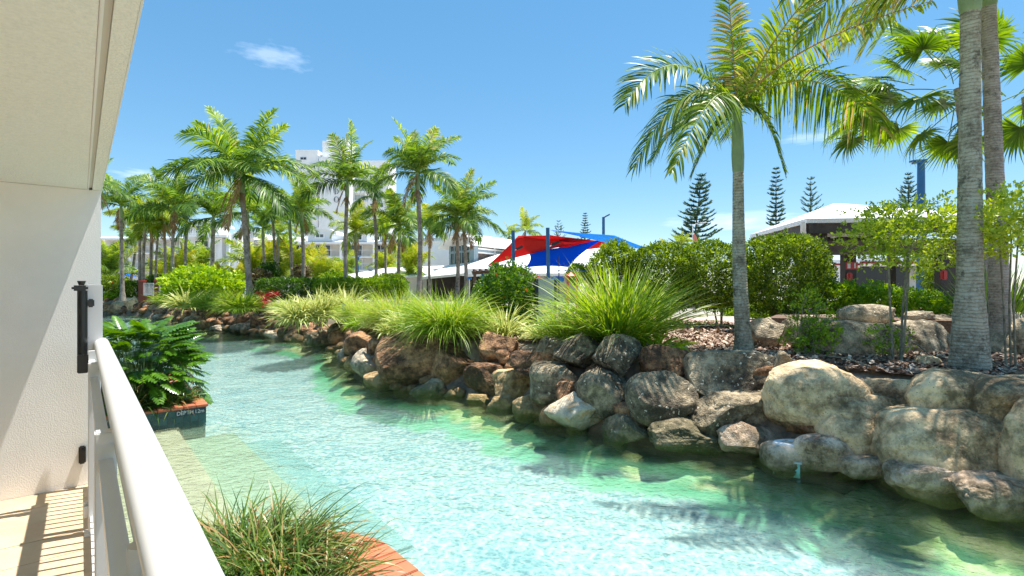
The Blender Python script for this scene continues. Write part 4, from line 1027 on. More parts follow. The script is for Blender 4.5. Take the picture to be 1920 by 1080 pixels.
# ---------------------------------------------------------------- mulch chips and leaf litter
def in_poly(P, poly):
    ins = np.zeros(len(P), bool); j = len(poly)-1
    for i in range(len(poly)):
        xi, yi = poly[i].x, poly[i].y; xj, yj = poly[j].x, poly[j].y
        ins ^= ((yi > P[:, 1]) != (yj > P[:, 1])) & (P[:, 0] < (xj-xi)*(P[:, 1]-yi)/(yj-yi+1e-12)+xi); j = i
    return ins
def chips(n, seed):
    r = np.random.default_rng(seed); P = np.c_[r.uniform(-7, 13, n*4), 5+14*r.random(n*4)**1.5]
    ok = in_poly(P, bed_in+bed_out); P = P[ok][:n]; n = len(P)
    a_ = r.uniform(0, 6.283, n); L = r.uniform(.015, .055, n)*(1+P[:, 1]/22); wd = L*r.uniform(.2, .5, n); ti = r.normal(0, .35, (n, 2))
    c3 = np.c_[P, GZ+.012+r.random(n)*.03]; du = np.c_[np.cos(a_), np.sin(a_), ti[:, 0]]*L[:, None]; dv = np.c_[-np.sin(a_), np.cos(a_), ti[:, 1]]*wd[:, None]
    v = np.stack([c3-du-dv, c3+du-dv*.6, c3+du*1.1+dv, c3-du+dv*.7], 1).reshape(-1, 3); i = np.arange(n)[:, None]*4
    T = np.concatenate([i+[[0, 1, 2]], i+[[0, 2, 3]]])
    o = link('leaf_litter', np_mesh('leaf_litter', v, T, np.repeat(r.random(n), 4), M['chips']))
    tag(o, 'dry bark chips and fallen leaves over the garden bed', 'mulch', kind='stuff')
chips(60000, 3)
for i, (a, b, lb) in enumerate([((1545, 668, .05), (1640, 690, .04), 'dry fallen palm stalk lying on the mulch behind the tan wall'), ((1708, 640, .35), (1745, 668, .05), 'thin bare twig leaning down to the loose tan stone'), ((885, 690, .0), (905, 655, .0), 'pale root curling over the rocks by the dark pitted boulder')]):
    p, q = G(a[0], a[1], GZ+a[2]), G(b[0], b[1], GZ+b[2])
    if i == 2: p, q = W(896, 652, 11.0), W(914, 682, 10.5)
    mb = MB(); m_ = p.lerp(q, .5)+Vector((0, .05, .05)); mb.tube([p, m_, q], [.014, .012, .007], 6)
    tag(mb.build('fallen_branch', M['ringwhite'] if False else M['bark']), lb, 'branch')

# ---------------------------------------------------------------- grass clumps and variegated clumps on the bank
def clump(label, px, pybase, d, hpx, wpx, n, seed, mat='grass', var=False, wid=.006, group=None, dead=.06, tint=(.2, .8), e0=.95, curv=.9, dark=False, segs=6, up=1.5):
    h = hpx/F*d; wm = wpx/2/F*d; L = max(h, wm)*1.12; z = GZ
    nm = 'variegated_plant' if var else 'grass_clump'
    root = tuft(nm, label, 'plant' if var else 'ornamental grass', Vector((X(px, d), d, z)), dict(n=n, r0=wm*.32, L=L, e0=e0*min(1.5, .55+.5*wm/h), curv=curv, wid=wid, seed=seed, tint=tint, dead=dead, segs=segs, upness=up), M['varieg'] if var else M[mat], group, var)
    return root
gg = 'ornamental grass clumps along the bank'; gv = 'cream striped strappy plants along the bank'
clump('tallest bright green grass clump with long spiky leaves in the middle of the bank', 1160, 640, 9.7, 175, 240, 1250, 21, wid=.0125, group=gg, e0=1.05, curv=.75, up=1.3, dead=.09, tint=(.3, .85))
clump('smaller pale grass clump leaning out left of the tallest spiky one', 1068, 640, 10.1, 95, 160, 800, 22, wid=.009, group=gg, dead=.16, curv=.8, tint=(.45, .9))
clump('dense rounded weeping grass clump above the huge brown boulder', 838, 645, 11.7, 112, 190, 2100, 23, wid=.0085, group=gg, curv=1.35, tint=(.25, .8))
clump('grass mass behind the dense rounded clump, spreading left', 745, 610, 14.6, 78, 170, 2000, 24, wid=.007, group=gg, curv=1.1, tint=(.35, .9))
clump('loose grass behind the weeping clump below the brown pergola', 880, 600, 14.5, 75, 120, 1000, 25, wid=.007, group=gg, curv=.9, tint=(.3, .85))
clump('grass clump left of the big mass with upright reddish tips', 680, 612, 16.2, 62, 110, 1300, 26, wid=.007, group=gg, curv=1., dead=.14, tint=(.3, .8))
clump('fluffy round grass clump in front of the tall left palm', 452, 597, 22.5, 56, 110, 1500, 27, wid=.011, group=gg, curv=1.2, tint=(.35, .9))
clump('grass clump at the left foot of the tall left palm', 390, 590, 24.5, 50, 80, 900, 28, wid=.011, group=gg, curv=1.1, tint=(.3, .75))
clump('small grass clump at the tip of the bank near the bridge', 322, 585, 30, 40, 60, 600, 29, wid=.014, group=gg, curv=1.1, tint=(.25, .7))
clump('sparse grass clump right of the red leaved plant', 540, 590, 21.5, 38, 70, 600, 30, wid=.011, group=gg, curv=1.1, dead=.25)
clump('thin grass tuft behind the grass mass at the white roof', 800, 580, 17, 52, 90, 800, 39, wid=.008, group=gg, curv=1.0, tint=(.3, .9))
clump('dry flowering grass behind the flat grey boulder on the right', 1760, 600, 12.2, 75, 110, 700, 31, wid=.007, group=gg, dead=.35, curv=1.0)
clump('dark green upright strap leaved clump right of the thick palm trunk', 1872, 605, 9.9, 150, 120, 420, 32, mat='grass_dark', wid=.013, group=gg, dead=.02, curv=.35, tint=(.3, .65), e0=.75)
vv_ = [('largest cream striped plant mass right of the red leaved plant', 600, 600, 18.5, 62, 130, 420, 41), ('cream striped plants at the front edge over the dark boulders', 560, 608, 17.8, 45, 110, 300, 42),
 ('cream striped plant with a tall shoot in front of the clipped hedge', 648, 590, 19.5, 66, 70, 220, 43), ('cream striped plant left of the dense rounded grass clump', 762, 622, 13.0, 62, 100, 210, 44),
 ('low cream striped plant at the edge above the leaning slab', 728, 640, 12.6, 34, 60, 90, 45), ('cream striped plant between the rounded clump and the flowering shrub', 945, 640, 11.6, 78, 105, 190, 46),
 ('small cream striped plant at the left foot of the tallest grass', 1018, 645, 10.9, 55, 70, 110, 47), ('bright cream striped plant under the yellow green shrub', 350, 588, 26.5, 42, 70, 220, 48),
 ('cream striped plant between the shrub and the left grass clumps', 420, 575, 27.5, 30, 60, 160, 49), ('small cream striped tuft by the fern at the bend', 700, 632, 13.9, 26, 36, 60, 50)]
for lb, px, py, d, h, w_, n, s_ in vv_:
    clump(lb, px, py, d, h, w_, int(n*1.15), s_, var=True, wid=.024*max(.85, d/14), group=gv, curv=1.1, e0=1.15, tint=(.1, .9), segs=5)
clump('broad leaved lily at the right foot of the tallest grass', 1225, 640, 9.3, 62, 130, 60, 51, mat='shrub_bright', wid=.032, curv=1.2, e0=1.3, tint=(.4, .9), dead=0)
clump('fresh green fern hanging over the rocks at the bend', 668, 632, 14.6, 26, 50, 90, 52, mat='shrub_bright', wid=.02, curv=1.3, e0=1.3, tint=(.3, .8), dead=0)
clump('bushy green grass under the grass behind the orange flowering shrub', 975, 615, 12.6, 30, 60, 200, 53, mat='shrub', wid=.012, curv=1.2, e0=1.3, dead=0)

# ---------------------------------------------------------------- shrubs, hedges and small trees
gs = 'garden shrubs'
shrub('shrub', 'rounded clipped bush rising above the tallest grass clump', 'shrub', 1106, 458, 1200, 600, 15.5, M['shrub'], 61, leafs=.075, group=gs, shape='soft', cmax=3600, depth=.8, tint0=.5)
shrub('clipped_tree', 'flat topped clipped tree behind the leaning palm, its trunk standing on the mulch', 'tree', 1268, 463, 1408, 578, 14.4, M['shrub'], 62, leafs=.07, stems=3, trunk_px=1350, shape='soft', group='clipped trees beside the path', depth=.8, cmax=4200, tint0=.42)
shrub('clipped_tree', 'flat topped clipped tree between the tall grass and the leaning palm', 'tree', 1180, 465, 1300, 586, 15.2, M['shrub'], 63, leafs=.07, stems=2, trunk_px=1255, shape='soft', group='clipped trees beside the path', depth=.8, cmax=3600, tint0=.4)
shrub('clipped_tree', 'globe shaped clipped tree in front of the dark gazebo', 'tree', 1398, 442, 1542, 585, 12.6, M['shrub'], 64, leafs=.062, stems=4, trunk_px=1462, shape='soft', group='clipped trees beside the path', depth=.85, cmax=4800, tint0=.45)
shrub('small_tree', 'slim multi stemmed tree with a flat leafy crown growing from the mulch before the gazebo', 'tree', 1606, 385, 1795, 495, 7.9, M['shrub'], 65, leafs=.06, stems=3, trunk_px=1683, shape='soft', group='slim trees on the mulch', depth=.9, cmax=700, lump=.4, dens=.36, inner=.6, tint0=.85, nper=9)
shrub('small_tree', 'slim tree with bright leaves at the right edge of the picture', 'tree', 1808, 352, 1960, 470, 7.2, M['shrub'], 66, leafs=.065, stems=3, trunk_px=1896, shape='soft', group='slim trees on the mulch', depth=.9, cmax=700, lump=.4, dens=.45, inner=.6, tint0=.9, nper=9)
shrub('young_tree', 'thin twiggy young tree in front of the globe tree', 'tree', 1478, 520, 1566, 640, 8.7, M['shrub_bright'], 67, leafs=.05, stems=4, trunk_px=1500, lump=.5, dens=.12, inner=.8, group='slim trees on the mulch', tint0=.3, nper=7)
shrub('shrub', 'low leafy shrub at the foot of the thin twiggy tree', 'shrub', 1475, 600, 1568, 674, 8.6, M['shrub_bright'], 68, leafs=.05, lump=.5, dens=.16, inner=.6, group=gs, tint0=.25)
shrub('shrub', 'small sprig of leaves at the foot of the slim multi stemmed tree', 'shrub', 1628, 600, 1700, 676, 8.2, M['shrub_bright'], 69, leafs=.045, lump=.5, dens=.06, inner=.8, group=gs, tint0=.3)
for i, (lb, x0, y0, x1, y1, d) in enumerate([('bright shrub left of the fire sign post under the gazebo', 1530, 525, 1620, 600, 12.0), ('bright shrub under the dark opening of the gazebo', 1600, 535, 1690, 605, 11.6),
    ('bright low shrub right of the slim multi stemmed tree', 1680, 548, 1770, 605, 11.2), ('bright low shrub glimpsed right of the leaning palm trunk', 1400, 565, 1470, 600, 17.5), ('green shrub behind the red box post of the gazebo', 1740, 470, 1830, 560, 19.0), ('bright shrub beyond the path between the clipped trees', 1352, 572, 1400, 600, 20.)]):
    shrub('shrub', lb, 'shrub', x0, y0, x1, y1, d, M['shrub_bright'], 70+i, leafs=.065, lump=.35, dens=.7, group=gs, tint0=.3, inner=.5, base=GZ+(.5 if d < 16 and x0 > 1500 else 0))
shrub('shrub', 'leafy shrub with orange flowers left of the pale green cabinet', 'flowering shrub', 898, 500, 1010, 632, 13.6, M['shrub_dark'], 81, leafs=.075, lump=.3, flowers=14, group=gs, tint0=.6, cmax=2600)
shrub('shrub', 'big yellow green shrub near the bridge', 'shrub', 322, 505, 448, 566, 29, M['shrub_bright'], 82, leafs=.20, group=gs, lump=.22, tint0=.6, cmax=1600, aspect=.5)
shrub('hedge', 'low clipped hedge in front of the white roofed kiosk', 'hedge', 596, 524, 760, 556, 27, M['shrub_bright'], 83, leafs=.10, shape='box', lump=.04, depth=.28, group='low clipped hedges', cmax=3600, tint0=.25)
shrub('hedge', 'dark low hedge behind the red leaved plant', 'hedge', 488, 524, 612, 560, 29, M['shrub_dark'], 84, leafs=.11, shape='box', lump=.08, depth=.3, group='low clipped hedges', cmax=3000, tint0=.5)
shrub('hedge', 'block of clipped hedge standing at the end of the kiosk', 'hedge', 700, 516, 756, 540, 29, M['shrub'], 85, leafs=.1, shape='box', lump=.04, depth=.6, group='low clipped hedges', tint0=.5)
shrub('hedge', 'clipped hedge behind the far left palm by the bridge', 'hedge', 230, 530, 268, 560, 43, M['shrub'], 86, leafs=.15, shape='box', lump=.06, group='low clipped hedges', tint0=.4)
shrub('shrub', 'shrub with orange flowers left of the far left palm', 'flowering shrub', 186, 518, 238, 562, 45, M['shrub'], 87, leafs=.16, lump=.3, flowers=12, group=gs, tint0=.5)
shrub('shrub', 'low flowering plants on the far shore rocks', 'shrub', 186, 552, 224, 568, 42, M['shrub_bright'], 88, leafs=.14, lump=.3, flowers=6, group=gs, tint0=.4)
shrub('shrub', 'croton with pink and cream leaves beside the tall left palm', 'shrub', 470, 508, 512, 556, 31, M['croton'], 89, leafs=.16, lump=.3, group=gs)
shrub('shrub', 'croton with pink leaves right of the blue umbrella glimpse', 'shrub', 552, 500, 580, 526, 34, M['croton'], 90, leafs=.16, lump=.3, group=gs)
shrub('shrub', 'big dark rounded shrub below the cane palms', 'shrub', 486, 498, 522, 545, 32, M['shrub_dark'], 91, leafs=.15, lump=.3, group=gs)
shrub('shrub', 'pale leafed bush glimpsed under the blue sail', 'shrub', 1065, 498, 1110, 530, 24, M['shrub_bright'], 92, leafs=.12, lump=.3, group=gs, tint0=.2)
shrub('shrub', 'low shrub beside the croton at the resort terrace', 'shrub', 600, 512, 655, 532, 40, M['shrub_bright'], 93, leafs=.16, lump=.3, group=gs, tint0=.2)
shrub('shrub', 'shrub under the clustered far left palms', 'shrub', 276, 520, 330, 545, 44, M['shrub_dark'], 94, leafs=.16, lump=.3, group=gs, tint0=.5)
def redplant():
    d = 22.5; root = empty('cordyline', (X(502, d), d, GZ), 0, 'red leaved cordyline between the left grass clumps and the striped plants', 'plant')
    r = random.Random(5)
    for k in range(7):
        o = link('leaf_head', blades(34, .02, .55, 1.5, .9, .03, 200+k, M['red'], 'leaf_head', 4, (.2, .9), 0), None, root, (r.uniform(-.35, .35), r.uniform(-.3, .3), r.uniform(.15, .8)), (0, 0, 0), (.62, .62, .62))
redplant()

# cane palms and undergrowth in front of the resort
def cane(label, px, d, bpy_, hpx, wpx, seed, mat='palm_gold', nf=20):
    r = random.Random(seed); gz = GZ if bpy_ is None else Z(bpy_, d); root = empty('cane_palm', (X(px, d), d, gz), 0, label, 'palm', 'golden cane palms below the resort')
    L = max(hpx, wpx*.7)/F*d
    for k in range(nf):
        me = r.choice(PROTO[mat][0 if k % 3 == 0 else (1 if k % 3 == 1 else 0)]); a_ = k*2.4+r.uniform(-.4, .4); s_ = L*r.uniform(.7, 1.05)
        link('frond', me, None, root, (r.uniform(-.1, .1)*L, r.uniform(-.1, .1)*L, r.uniform(0, .35)*L), (r.uniform(-.3, .3), r.uniform(-.1, .3), a_), (s_, s_, s_))
for i, a_ in enumerate([
 ('yellow green cane palm right of the clustered far left palms', 335, 46, 530, 70, 80), ('olive cane palm left of the white pier of the resort', 375, 48, 532, 70, 70),
 ('small cane palm in front of the grey blue resort wall', 416, 44, 530, 34, 50), ('cane palm behind the tall left palm trunk', 482, 44, 530, 80, 70),
 ('tall cane palm in the middle of the left planting', 520, 46, 530, 85, 80), ('cane palm in front of the first long balcony', 568, 44, 528, 70, 60),
 ('bushy date palm below the long balconies', 598, 40, 528, 55, 70), ('golden cane palm left of the satellite dish', 650, 60, 520, 24, 60),
 ('low golden palm behind the satellite dish', 720, 62, 515, 22, 70), ('feathery palm against the white building left of the hall', 770, 44, 525, 75, 80),
 ('cane palm under the far left palm beside the white wall', 205, 48, 530, 80, 60), ('cane palm among the far left trunks', 300, 52, 528, 40, 60), ('dark cane palm low behind the tall left palm', 448, 42, 540, 50, 60, ),
 ('narrow cane palm left of the slender white building corner', 545, 50, 528, 62, 50), ('broad cane palm right of the date palm', 628, 48, 530, 40, 60)]):
    cane(a_[0], a_[1], a_[2], a_[3], a_[4], a_[5], 300+i, 'palm_gold' if i % 3 != 1 else 'palm_far')

# ---------------------------------------------------------------- the many palms on the left
PL = [
 ('tallest palm of the left group with a thick grey trunk and a huge crown', 454, 24, 326, 118, 11, 101, 470, 'palm_far', 19),
 ('palm with a wide drooping crown in front of the tower letters', 651, 28, 338, 82, 8.5, 102, None, 'palm_far', 14),
 ('dark palm with upswept fronds right of the tower', 783, 25, 322, 84, 9.5, 103, None, 'palm_far', 17),
 ('slender palm behind the drooping crown, right of the tower letters', 702, 33, 368, 58, 7, 104, None, 'palm_far', 11),
 ('palm between the two tall ones with a low yellow crown', 667, 36, 433, 52, 6, 105, None, 'palm_gold', 13),
 ('small crowned palm left of the middle one with the bushy dark crown', 722, 38, 432, 42, 5.5, 106, None, 'palm_gold', 12),
 ('bushy dark green palm left of the dark upswept one', 749, 34, 422, 64, 7, 107, None, 'palm_far', 16),
 ('thin palm just right of the dark upswept one', 791, 40, 428, 42, 5, 108, None, 'palm_far', 12),
 ('thin palm left of the hall roof', 806, 38, 425, 46, 5.5, 109, None, 'palm_gold', 13),
 ('left palm of the pair in front of the hall', 856, 31, 408, 62, 8, 110, None, 'palm_far', 14),
 ('right palm of the pair in front of the hall with a pale crown', 870, 30, 408, 70, 7.5, 111, 873, 'palm_far', 15),
 ('palm at the left edge beside the white wall', 227, 38, 385, 58, 7, 112, 230, 'palm_far', 14),
 ('tall thin palm with a blue grey crown above the clustered trunks', 326, 34, 390, 72, 6.5, 113, 328, 'palm_far', 14),
 ('palm with hanging dead fronds in front of the resort dormer', 400, 36, 407, 66, 8, 114, 400, 'palm_far', 14),
 ('palm right behind the tallest one', 464, 33, 398, 62, 7, 115, None, 'palm_far', 14),
 ('slim palm with a dark trunk left of the tower foot', 493, 38, 428, 48, 6, 116, 496, 'palm_far', 12),
 ('short slim palm in front of the resort roof', 522, 42, 440, 44, 5.5, 117, None, 'palm_gold', 12),
 ('black trunked palm left of the tower wall', 544, 36, 412, 50, 6.5, 118, 548, 'palm_far', 14),
 ('grey trunked palm in front of the tower windows', 566, 32, 398, 58, 8, 119, None, 'palm_far', 13),
 ('first palm of the cluster by the bridge', 262, 43, 418, 46, 5.5, 120, None, 'palm_gold', 12),
 ('second palm of the cluster by the bridge, slightly leaning', 272, 41, 410, 48, 6, 121, 270, 'palm_gold', 12),
 ('third palm of the cluster by the bridge', 284, 44, 420, 46, 6, 122, 282, 'palm_gold', 12),
 ('fourth palm of the cluster by the bridge with an orange trunk', 296, 42, 425, 42, 4.5, 123, 293, 'palm_gold', 12),
 ('fifth palm of the cluster by the bridge', 308, 41, 415, 50, 5.5, 124, 306, 'palm_gold', 13),
 ('leaning palm behind the palm at the left edge', 254, 50, 450, 38, 5, 125, 238, 'palm_far', 11),
 ('high palm behind the white wall, only its frond tips showing', 176, 34, 350, 60, 7, 126, None, 'palm_far', 12),
 ('olive palm filling the gap right of the tall thin one', 350, 44, 410, 48, 6, 127, None, 'palm_far', 13),
 ('palm filling the middle of the left group', 512, 36, 398, 46, 6, 128, None, 'palm_far', 13),
]
for (lb, px, d, cpy, rp, tw, sd_, bpx, kd, nf) in PL: palm(lb, px, d, cpy, rp, tw, sd_, bpx, kd, nf)
palm('distant palm crown showing over the hall roof', 985, 60, 432, 34, 4, 130, None, 'palm_gold', 14, False, 'distant palms above the roofs')
palm('small distant palm crown left of the red sail', 955, 70, 441, 20, 3, 131, None, 'palm_gold', 10, False, 'distant palms above the roofs')
palm('yellow palm tips over the clipped tree hedge', 1278, 40, 455, 22, 3, 132, None, 'palm_gold', 10, False, 'distant palms above the roofs')
palm('second yellow palm tip left of the flat topped tree', 1246, 42, 462, 16, 3, 133, None, 'palm_gold', 8, False, 'distant palms above the roofs')

# ---------------------------------------------------------------- the near palms
def near_palm(label, d, base, crown, shaft_py, rads, fr, mat, ll, seed, trunkmat='trunk', nl=88, curve=0.0, shaftr=None, group=None, roll0=.75):
    bx = X(base[0], d); root = empty('palm_tree', (bx, d, GZ), 0, label, 'palm tree', group)
    top = Vector((X(crown[0], d)-bx, 0, Z(crown[1], d)-GZ)); sb = Vector((X(shaft_py[0], d)-bx, 0, Z(shaft_py[1], d)-GZ))
    pts = []; rr = []; N = 46
    for i in range(N+1):
        s_ = i/N; p = sb*s_; p = Vector((p.x+curve*math.sin(math.pi*s_), 0, p.z)); pts.append(p-Vector((0, 0, .06)) if i == 0 else p)
        rr.append(float(np.interp(s_, [a[0] for a in rads], [a[1] for a in rads]))*(1+.022*(i % 2)+random.uniform(-.008, .008)))
    link('trunk', trunk_mesh(pts, rr, 24), M[trunkmat], root)
    sr = shaftr or rads[-1][1]*1.05
    link('crownshaft', trunk_mesh([sb-Vector((0, 0, .02)), sb+Vector((0, 0, .03)), sb.lerp(top, .25), sb.lerp(top, .6), top, top+(top-sb).normalized()*.12], [rads[-1][1], sr*1.02, sr*1.12, sr, sr*.72, sr*.4], 20, 'crownshaft'), M['shaft'], root)
    for i, (mid, tip, dy, f_) in enumerate(fr):
        P0 = top; P2 = Vector((X(tip[0], d)-bx, dy, Z(tip[1], d)-GZ)); P1 = Vector((X(mid[0], d)-bx, dy*.5, Z(mid[1], d)-GZ))
        me = frond_mesh('frond', [tuple(P0), tuple(P1), tuple(P2)], M[mat], int(nl*f_.get('n', 1)), ll*f_.get('l', 1), .0185, seed+i, f_.get('droop', .45), f_.get('vee', .3), f_.get('sweep', .5), f_.get('t', .5), .1, .022, 6, f_.get('tat', .08), .35, f_.get('roll', roll0))
        link('frond', me, None, root)
    return root
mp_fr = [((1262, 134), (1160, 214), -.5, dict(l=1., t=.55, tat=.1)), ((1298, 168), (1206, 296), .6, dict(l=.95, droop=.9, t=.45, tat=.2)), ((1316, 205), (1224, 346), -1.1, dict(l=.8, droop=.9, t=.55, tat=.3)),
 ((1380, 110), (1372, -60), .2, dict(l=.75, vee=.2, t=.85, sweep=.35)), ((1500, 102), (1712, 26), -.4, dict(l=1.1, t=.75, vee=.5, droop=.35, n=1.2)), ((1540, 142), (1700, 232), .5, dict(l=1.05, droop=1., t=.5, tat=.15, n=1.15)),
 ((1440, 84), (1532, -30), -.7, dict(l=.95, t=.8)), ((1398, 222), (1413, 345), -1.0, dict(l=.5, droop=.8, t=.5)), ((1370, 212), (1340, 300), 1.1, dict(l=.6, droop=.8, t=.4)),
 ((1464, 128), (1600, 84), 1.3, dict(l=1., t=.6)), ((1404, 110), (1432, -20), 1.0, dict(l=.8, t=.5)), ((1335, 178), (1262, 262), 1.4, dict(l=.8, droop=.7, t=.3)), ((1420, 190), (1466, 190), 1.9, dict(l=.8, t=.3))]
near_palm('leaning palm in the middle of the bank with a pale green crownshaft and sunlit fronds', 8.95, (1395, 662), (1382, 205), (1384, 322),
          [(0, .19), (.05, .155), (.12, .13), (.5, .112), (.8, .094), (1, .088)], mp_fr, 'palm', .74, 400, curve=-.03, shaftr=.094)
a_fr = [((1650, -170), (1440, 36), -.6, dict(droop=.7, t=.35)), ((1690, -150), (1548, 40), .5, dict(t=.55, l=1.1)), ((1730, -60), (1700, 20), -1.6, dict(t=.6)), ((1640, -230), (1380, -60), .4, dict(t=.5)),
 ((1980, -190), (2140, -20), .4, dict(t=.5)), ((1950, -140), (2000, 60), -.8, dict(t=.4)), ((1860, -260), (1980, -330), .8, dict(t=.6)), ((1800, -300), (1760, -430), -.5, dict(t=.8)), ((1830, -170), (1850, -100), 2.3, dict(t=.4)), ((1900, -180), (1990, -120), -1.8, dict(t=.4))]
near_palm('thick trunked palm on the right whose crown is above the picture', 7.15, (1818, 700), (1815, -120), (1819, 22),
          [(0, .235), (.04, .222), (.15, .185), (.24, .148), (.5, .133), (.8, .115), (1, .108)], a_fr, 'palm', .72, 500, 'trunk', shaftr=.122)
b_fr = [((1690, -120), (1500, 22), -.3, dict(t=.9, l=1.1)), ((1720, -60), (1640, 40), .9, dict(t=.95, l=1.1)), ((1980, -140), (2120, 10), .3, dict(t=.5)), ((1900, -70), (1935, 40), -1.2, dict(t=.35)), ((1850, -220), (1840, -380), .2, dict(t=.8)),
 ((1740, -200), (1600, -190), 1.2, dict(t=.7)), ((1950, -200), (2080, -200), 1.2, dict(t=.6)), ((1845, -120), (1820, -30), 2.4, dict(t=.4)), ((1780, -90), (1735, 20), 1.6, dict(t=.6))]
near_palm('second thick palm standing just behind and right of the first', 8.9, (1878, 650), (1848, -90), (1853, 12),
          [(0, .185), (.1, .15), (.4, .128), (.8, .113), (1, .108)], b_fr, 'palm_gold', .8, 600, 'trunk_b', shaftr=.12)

# fan palms behind them
def fan_leaf(seed):
    r = np.random.default_rng(seed); n = 44; th = np.linspace(-2.3, 2.3, n)+r.normal(0, .01, n); S = 6; g = np.linspace(0, 1, S)
    L = np.interp(np.abs(th), [0, 1.3, 2.3], [1, .95, .62])*r.uniform(.92, 1.05, n)
    d_ = np.stack([np.cos(th), np.sin(th), .18*np.cos(th*20)*0+.1*np.ones(n)], 1); P = d_[:, None]*(L[:, None]*g)[..., None]
    P[..., 2] -= L[:, None]*(g**3.2)[None]*r.uniform(.25, .75, n)[:, None]*.8
    wv_ = np.stack([-np.sin(th), np.cos(th), .35*(-1.)**np.arange(n)], 1); wp = np.array([.012, .020, .034, .026, .012, 0])
    v, T, c_ = strips(P, wv_[:, None]*wp[None, :, None], np.clip(.5+r.normal(0, .15, n), 0, 1)); A = Acc(); A.add(v, T, c_)
    pet = np.stack([np.linspace(-1.15, 0, 6), np.zeros(6), -.12*np.linspace(1, 0, 6)**2], 1); v, T = tube_np(pet, .014, 4); A.add(v, T, .8)
    return A.mesh('fan_leaf', M['palm'])
FL = [fan_leaf(s_) for s_ in range(3)]
def fan_palm(label, d, bpx, cpx, cpy, leaves, trad, seed):
    r = random.Random(seed); bx = X(bpx, d); root = empty('fan_palm', (bx, d, GZ), 0, label, 'palm tree', 'fan palms behind the thick trunks'); top = Vector((X(cpx, d)-bx, 0, Z(cpy, d)-GZ))
    link('trunk', trunk_mesh([Vector((0, 0, -.05)), top*.33, top*.66, top], [trad*1.4, trad, trad, trad*1.1], 12), M['trunk_b'], root)
    for (px, py, dy, s_) in leaves:
        c_ = Vector((X(px, d)-bx, dy, Z(py, d)-GZ)); dr = (c_-top); L_ = dr.length; q = dr.normalized().to_track_quat('X', 'Z'); q = q @ Euler((r.uniform(-.5, .5), r.uniform(-.2, .35), 0)).to_quaternion()
        o = link('fan_leaf', r.choice(FL), None, root, c_, (0, 0, 0), (s_, s_, s_)); o.rotation_mode = 'QUATERNION'; o.rotation_quaternion = q
fan_palm('fan palm whose round fans show left of the thick trunks', 12.5, 1858, 1800, 165, [(1722, 72, .2, .95), (1758, 40, .8, .9), (1700, 110, -.5, .9), (1668, 150, .3, .9), (1690, 200, -.6, .95), (1652, 205, .5, .85), (1720, 160, .9, .9), (1765, 240, .5, .85), (1775, 110, -.9, .9), (1660, 190, 1.0, .9), (1800, 60, .5, .9), (1690, 165, 1.2, .9), (1735, 95, 1.7, .9), (1780, 75, 1.6, .9), (1710, 130, 1.9, .85), (1755, 180, 2.0, .9), (1680, 225, 1.6, .8), (1790, 200, 1.8, .9), (1770, 15, 1.2, .9), (1700, 185, 2.2, .9),  (1745, 130, 1.4, 1.), (1830, 250, .8, .8), (1840, 90, 1., .9)], .12, 1)
fan_palm('fan palm at the right edge with its trunk leaving the picture', 12.0, 1975, 1930, 180, [(1880, 60, .3, .95), (1900, 20, .9, 1.), (1930, 60, -.4, 1.), (1860, 110, .6, .9), (1885, 140, -.6, .9), (1868, 200, .5, .85), (1890, 240, .9, .85), (1960, 120, -.5, 1.), (1990, 180, .4, 1.), (1900, 200, -1., .8), (1905, 90, 1.2, 1.), (1870, 30, 1.3, 1.), (1945, 230, .4, .9), (1850, 160, 1.2, .9)], .13, 2)

# ---------------------------------------------------------------- norfolk pines
def pine(label, px, top, base, wpx, d, seed, lev=15, dens=1., droop=-.15, lean=0, gap=.0, tuftl=.05):
    r = np.random.default_rng(seed); H = (base-top)/F*d; x = X(px, d); zb = Z(base, d); root = empty('pine_tree', (x, d, GZ), 0, label, 'pine tree', 'pine trees on the skyline')
    h0 = zb-GZ; rt = H*.012
    link('trunk', trunk_mesh([Vector((0, 0, 0)), Vector((0, 0, h0)), Vector((lean*.5, 0, h0+H*.5)), Vector((lean, 0, h0+H))], [rt*1.5, rt*1.1, rt*.7, rt*.15], 6), M['pinebark'], root)
    A = Acc(); RW = wpx/2/F*d
    for k in range(lev):
        s_ = (k+.3)/lev; zz = h0+H*s_; R_ = RW*(1-s_)**.75*r.uniform(.6, 1.15)+.03*RW; nb_ = int(6*dens)+2
        for j in range(nb_):
            if r.random() < gap: continue
            a_ = 2*np.pi*(j+r.random()*.5)/nb_+k; Rj = R_*r.uniform(.75, 1.1)
            t_ = np.linspace(0, 1, 5); pts = np.stack([lean*s_+np.cos(a_)*Rj*t_, np.sin(a_)*Rj*t_, zz+Rj*(droop*t_+.42*t_**2.2)], 1)
            v, T = tube_np(pts, rt*.25*(1.05-t_), 3); A.add(v, T, .1)
            n = int(max(5, Rj/H*110*dens)); tt = np.linspace(.22, 1, n); P0 = np.stack([np.interp(tt, t_, pts[:, i]) for i in range(3)], 1)
            for sg_ in (-1, 0, 1):
                dv = np.array([[np.cos(a_)*.6-np.sin(a_)*sg_*.7, np.sin(a_)*.6+np.cos(a_)*sg_*.7, .55-.25*abs(sg_)]])+r.normal(0, .15, (n, 3))
                L = H*tuftl*r.uniform(.6, 1.2, n); g = np.linspace(0, 1, 3); P = P0[:, None]+unit(dv)[:, None]*(L[:, None]*g)[..., None]
                wv_ = unit(np.cross(dv, r.normal(0, 1, (n, 3)))); v, T, c_ = strips(P, wv_[:, None]*(np.array([.7, 1, 0])*H*.0052)[None, :, None], r.uniform(.1, .9, n)); A.add(v, T, c_)
    link('crown', A.mesh('crown', M['pine']), None, root)
pine('big pine with ragged tiers left of the leaning palm trunk', 1300, 325, 470, 100, 60, 1, 18, 1.0, gap=.18, lean=1.0, tuftl=.046)
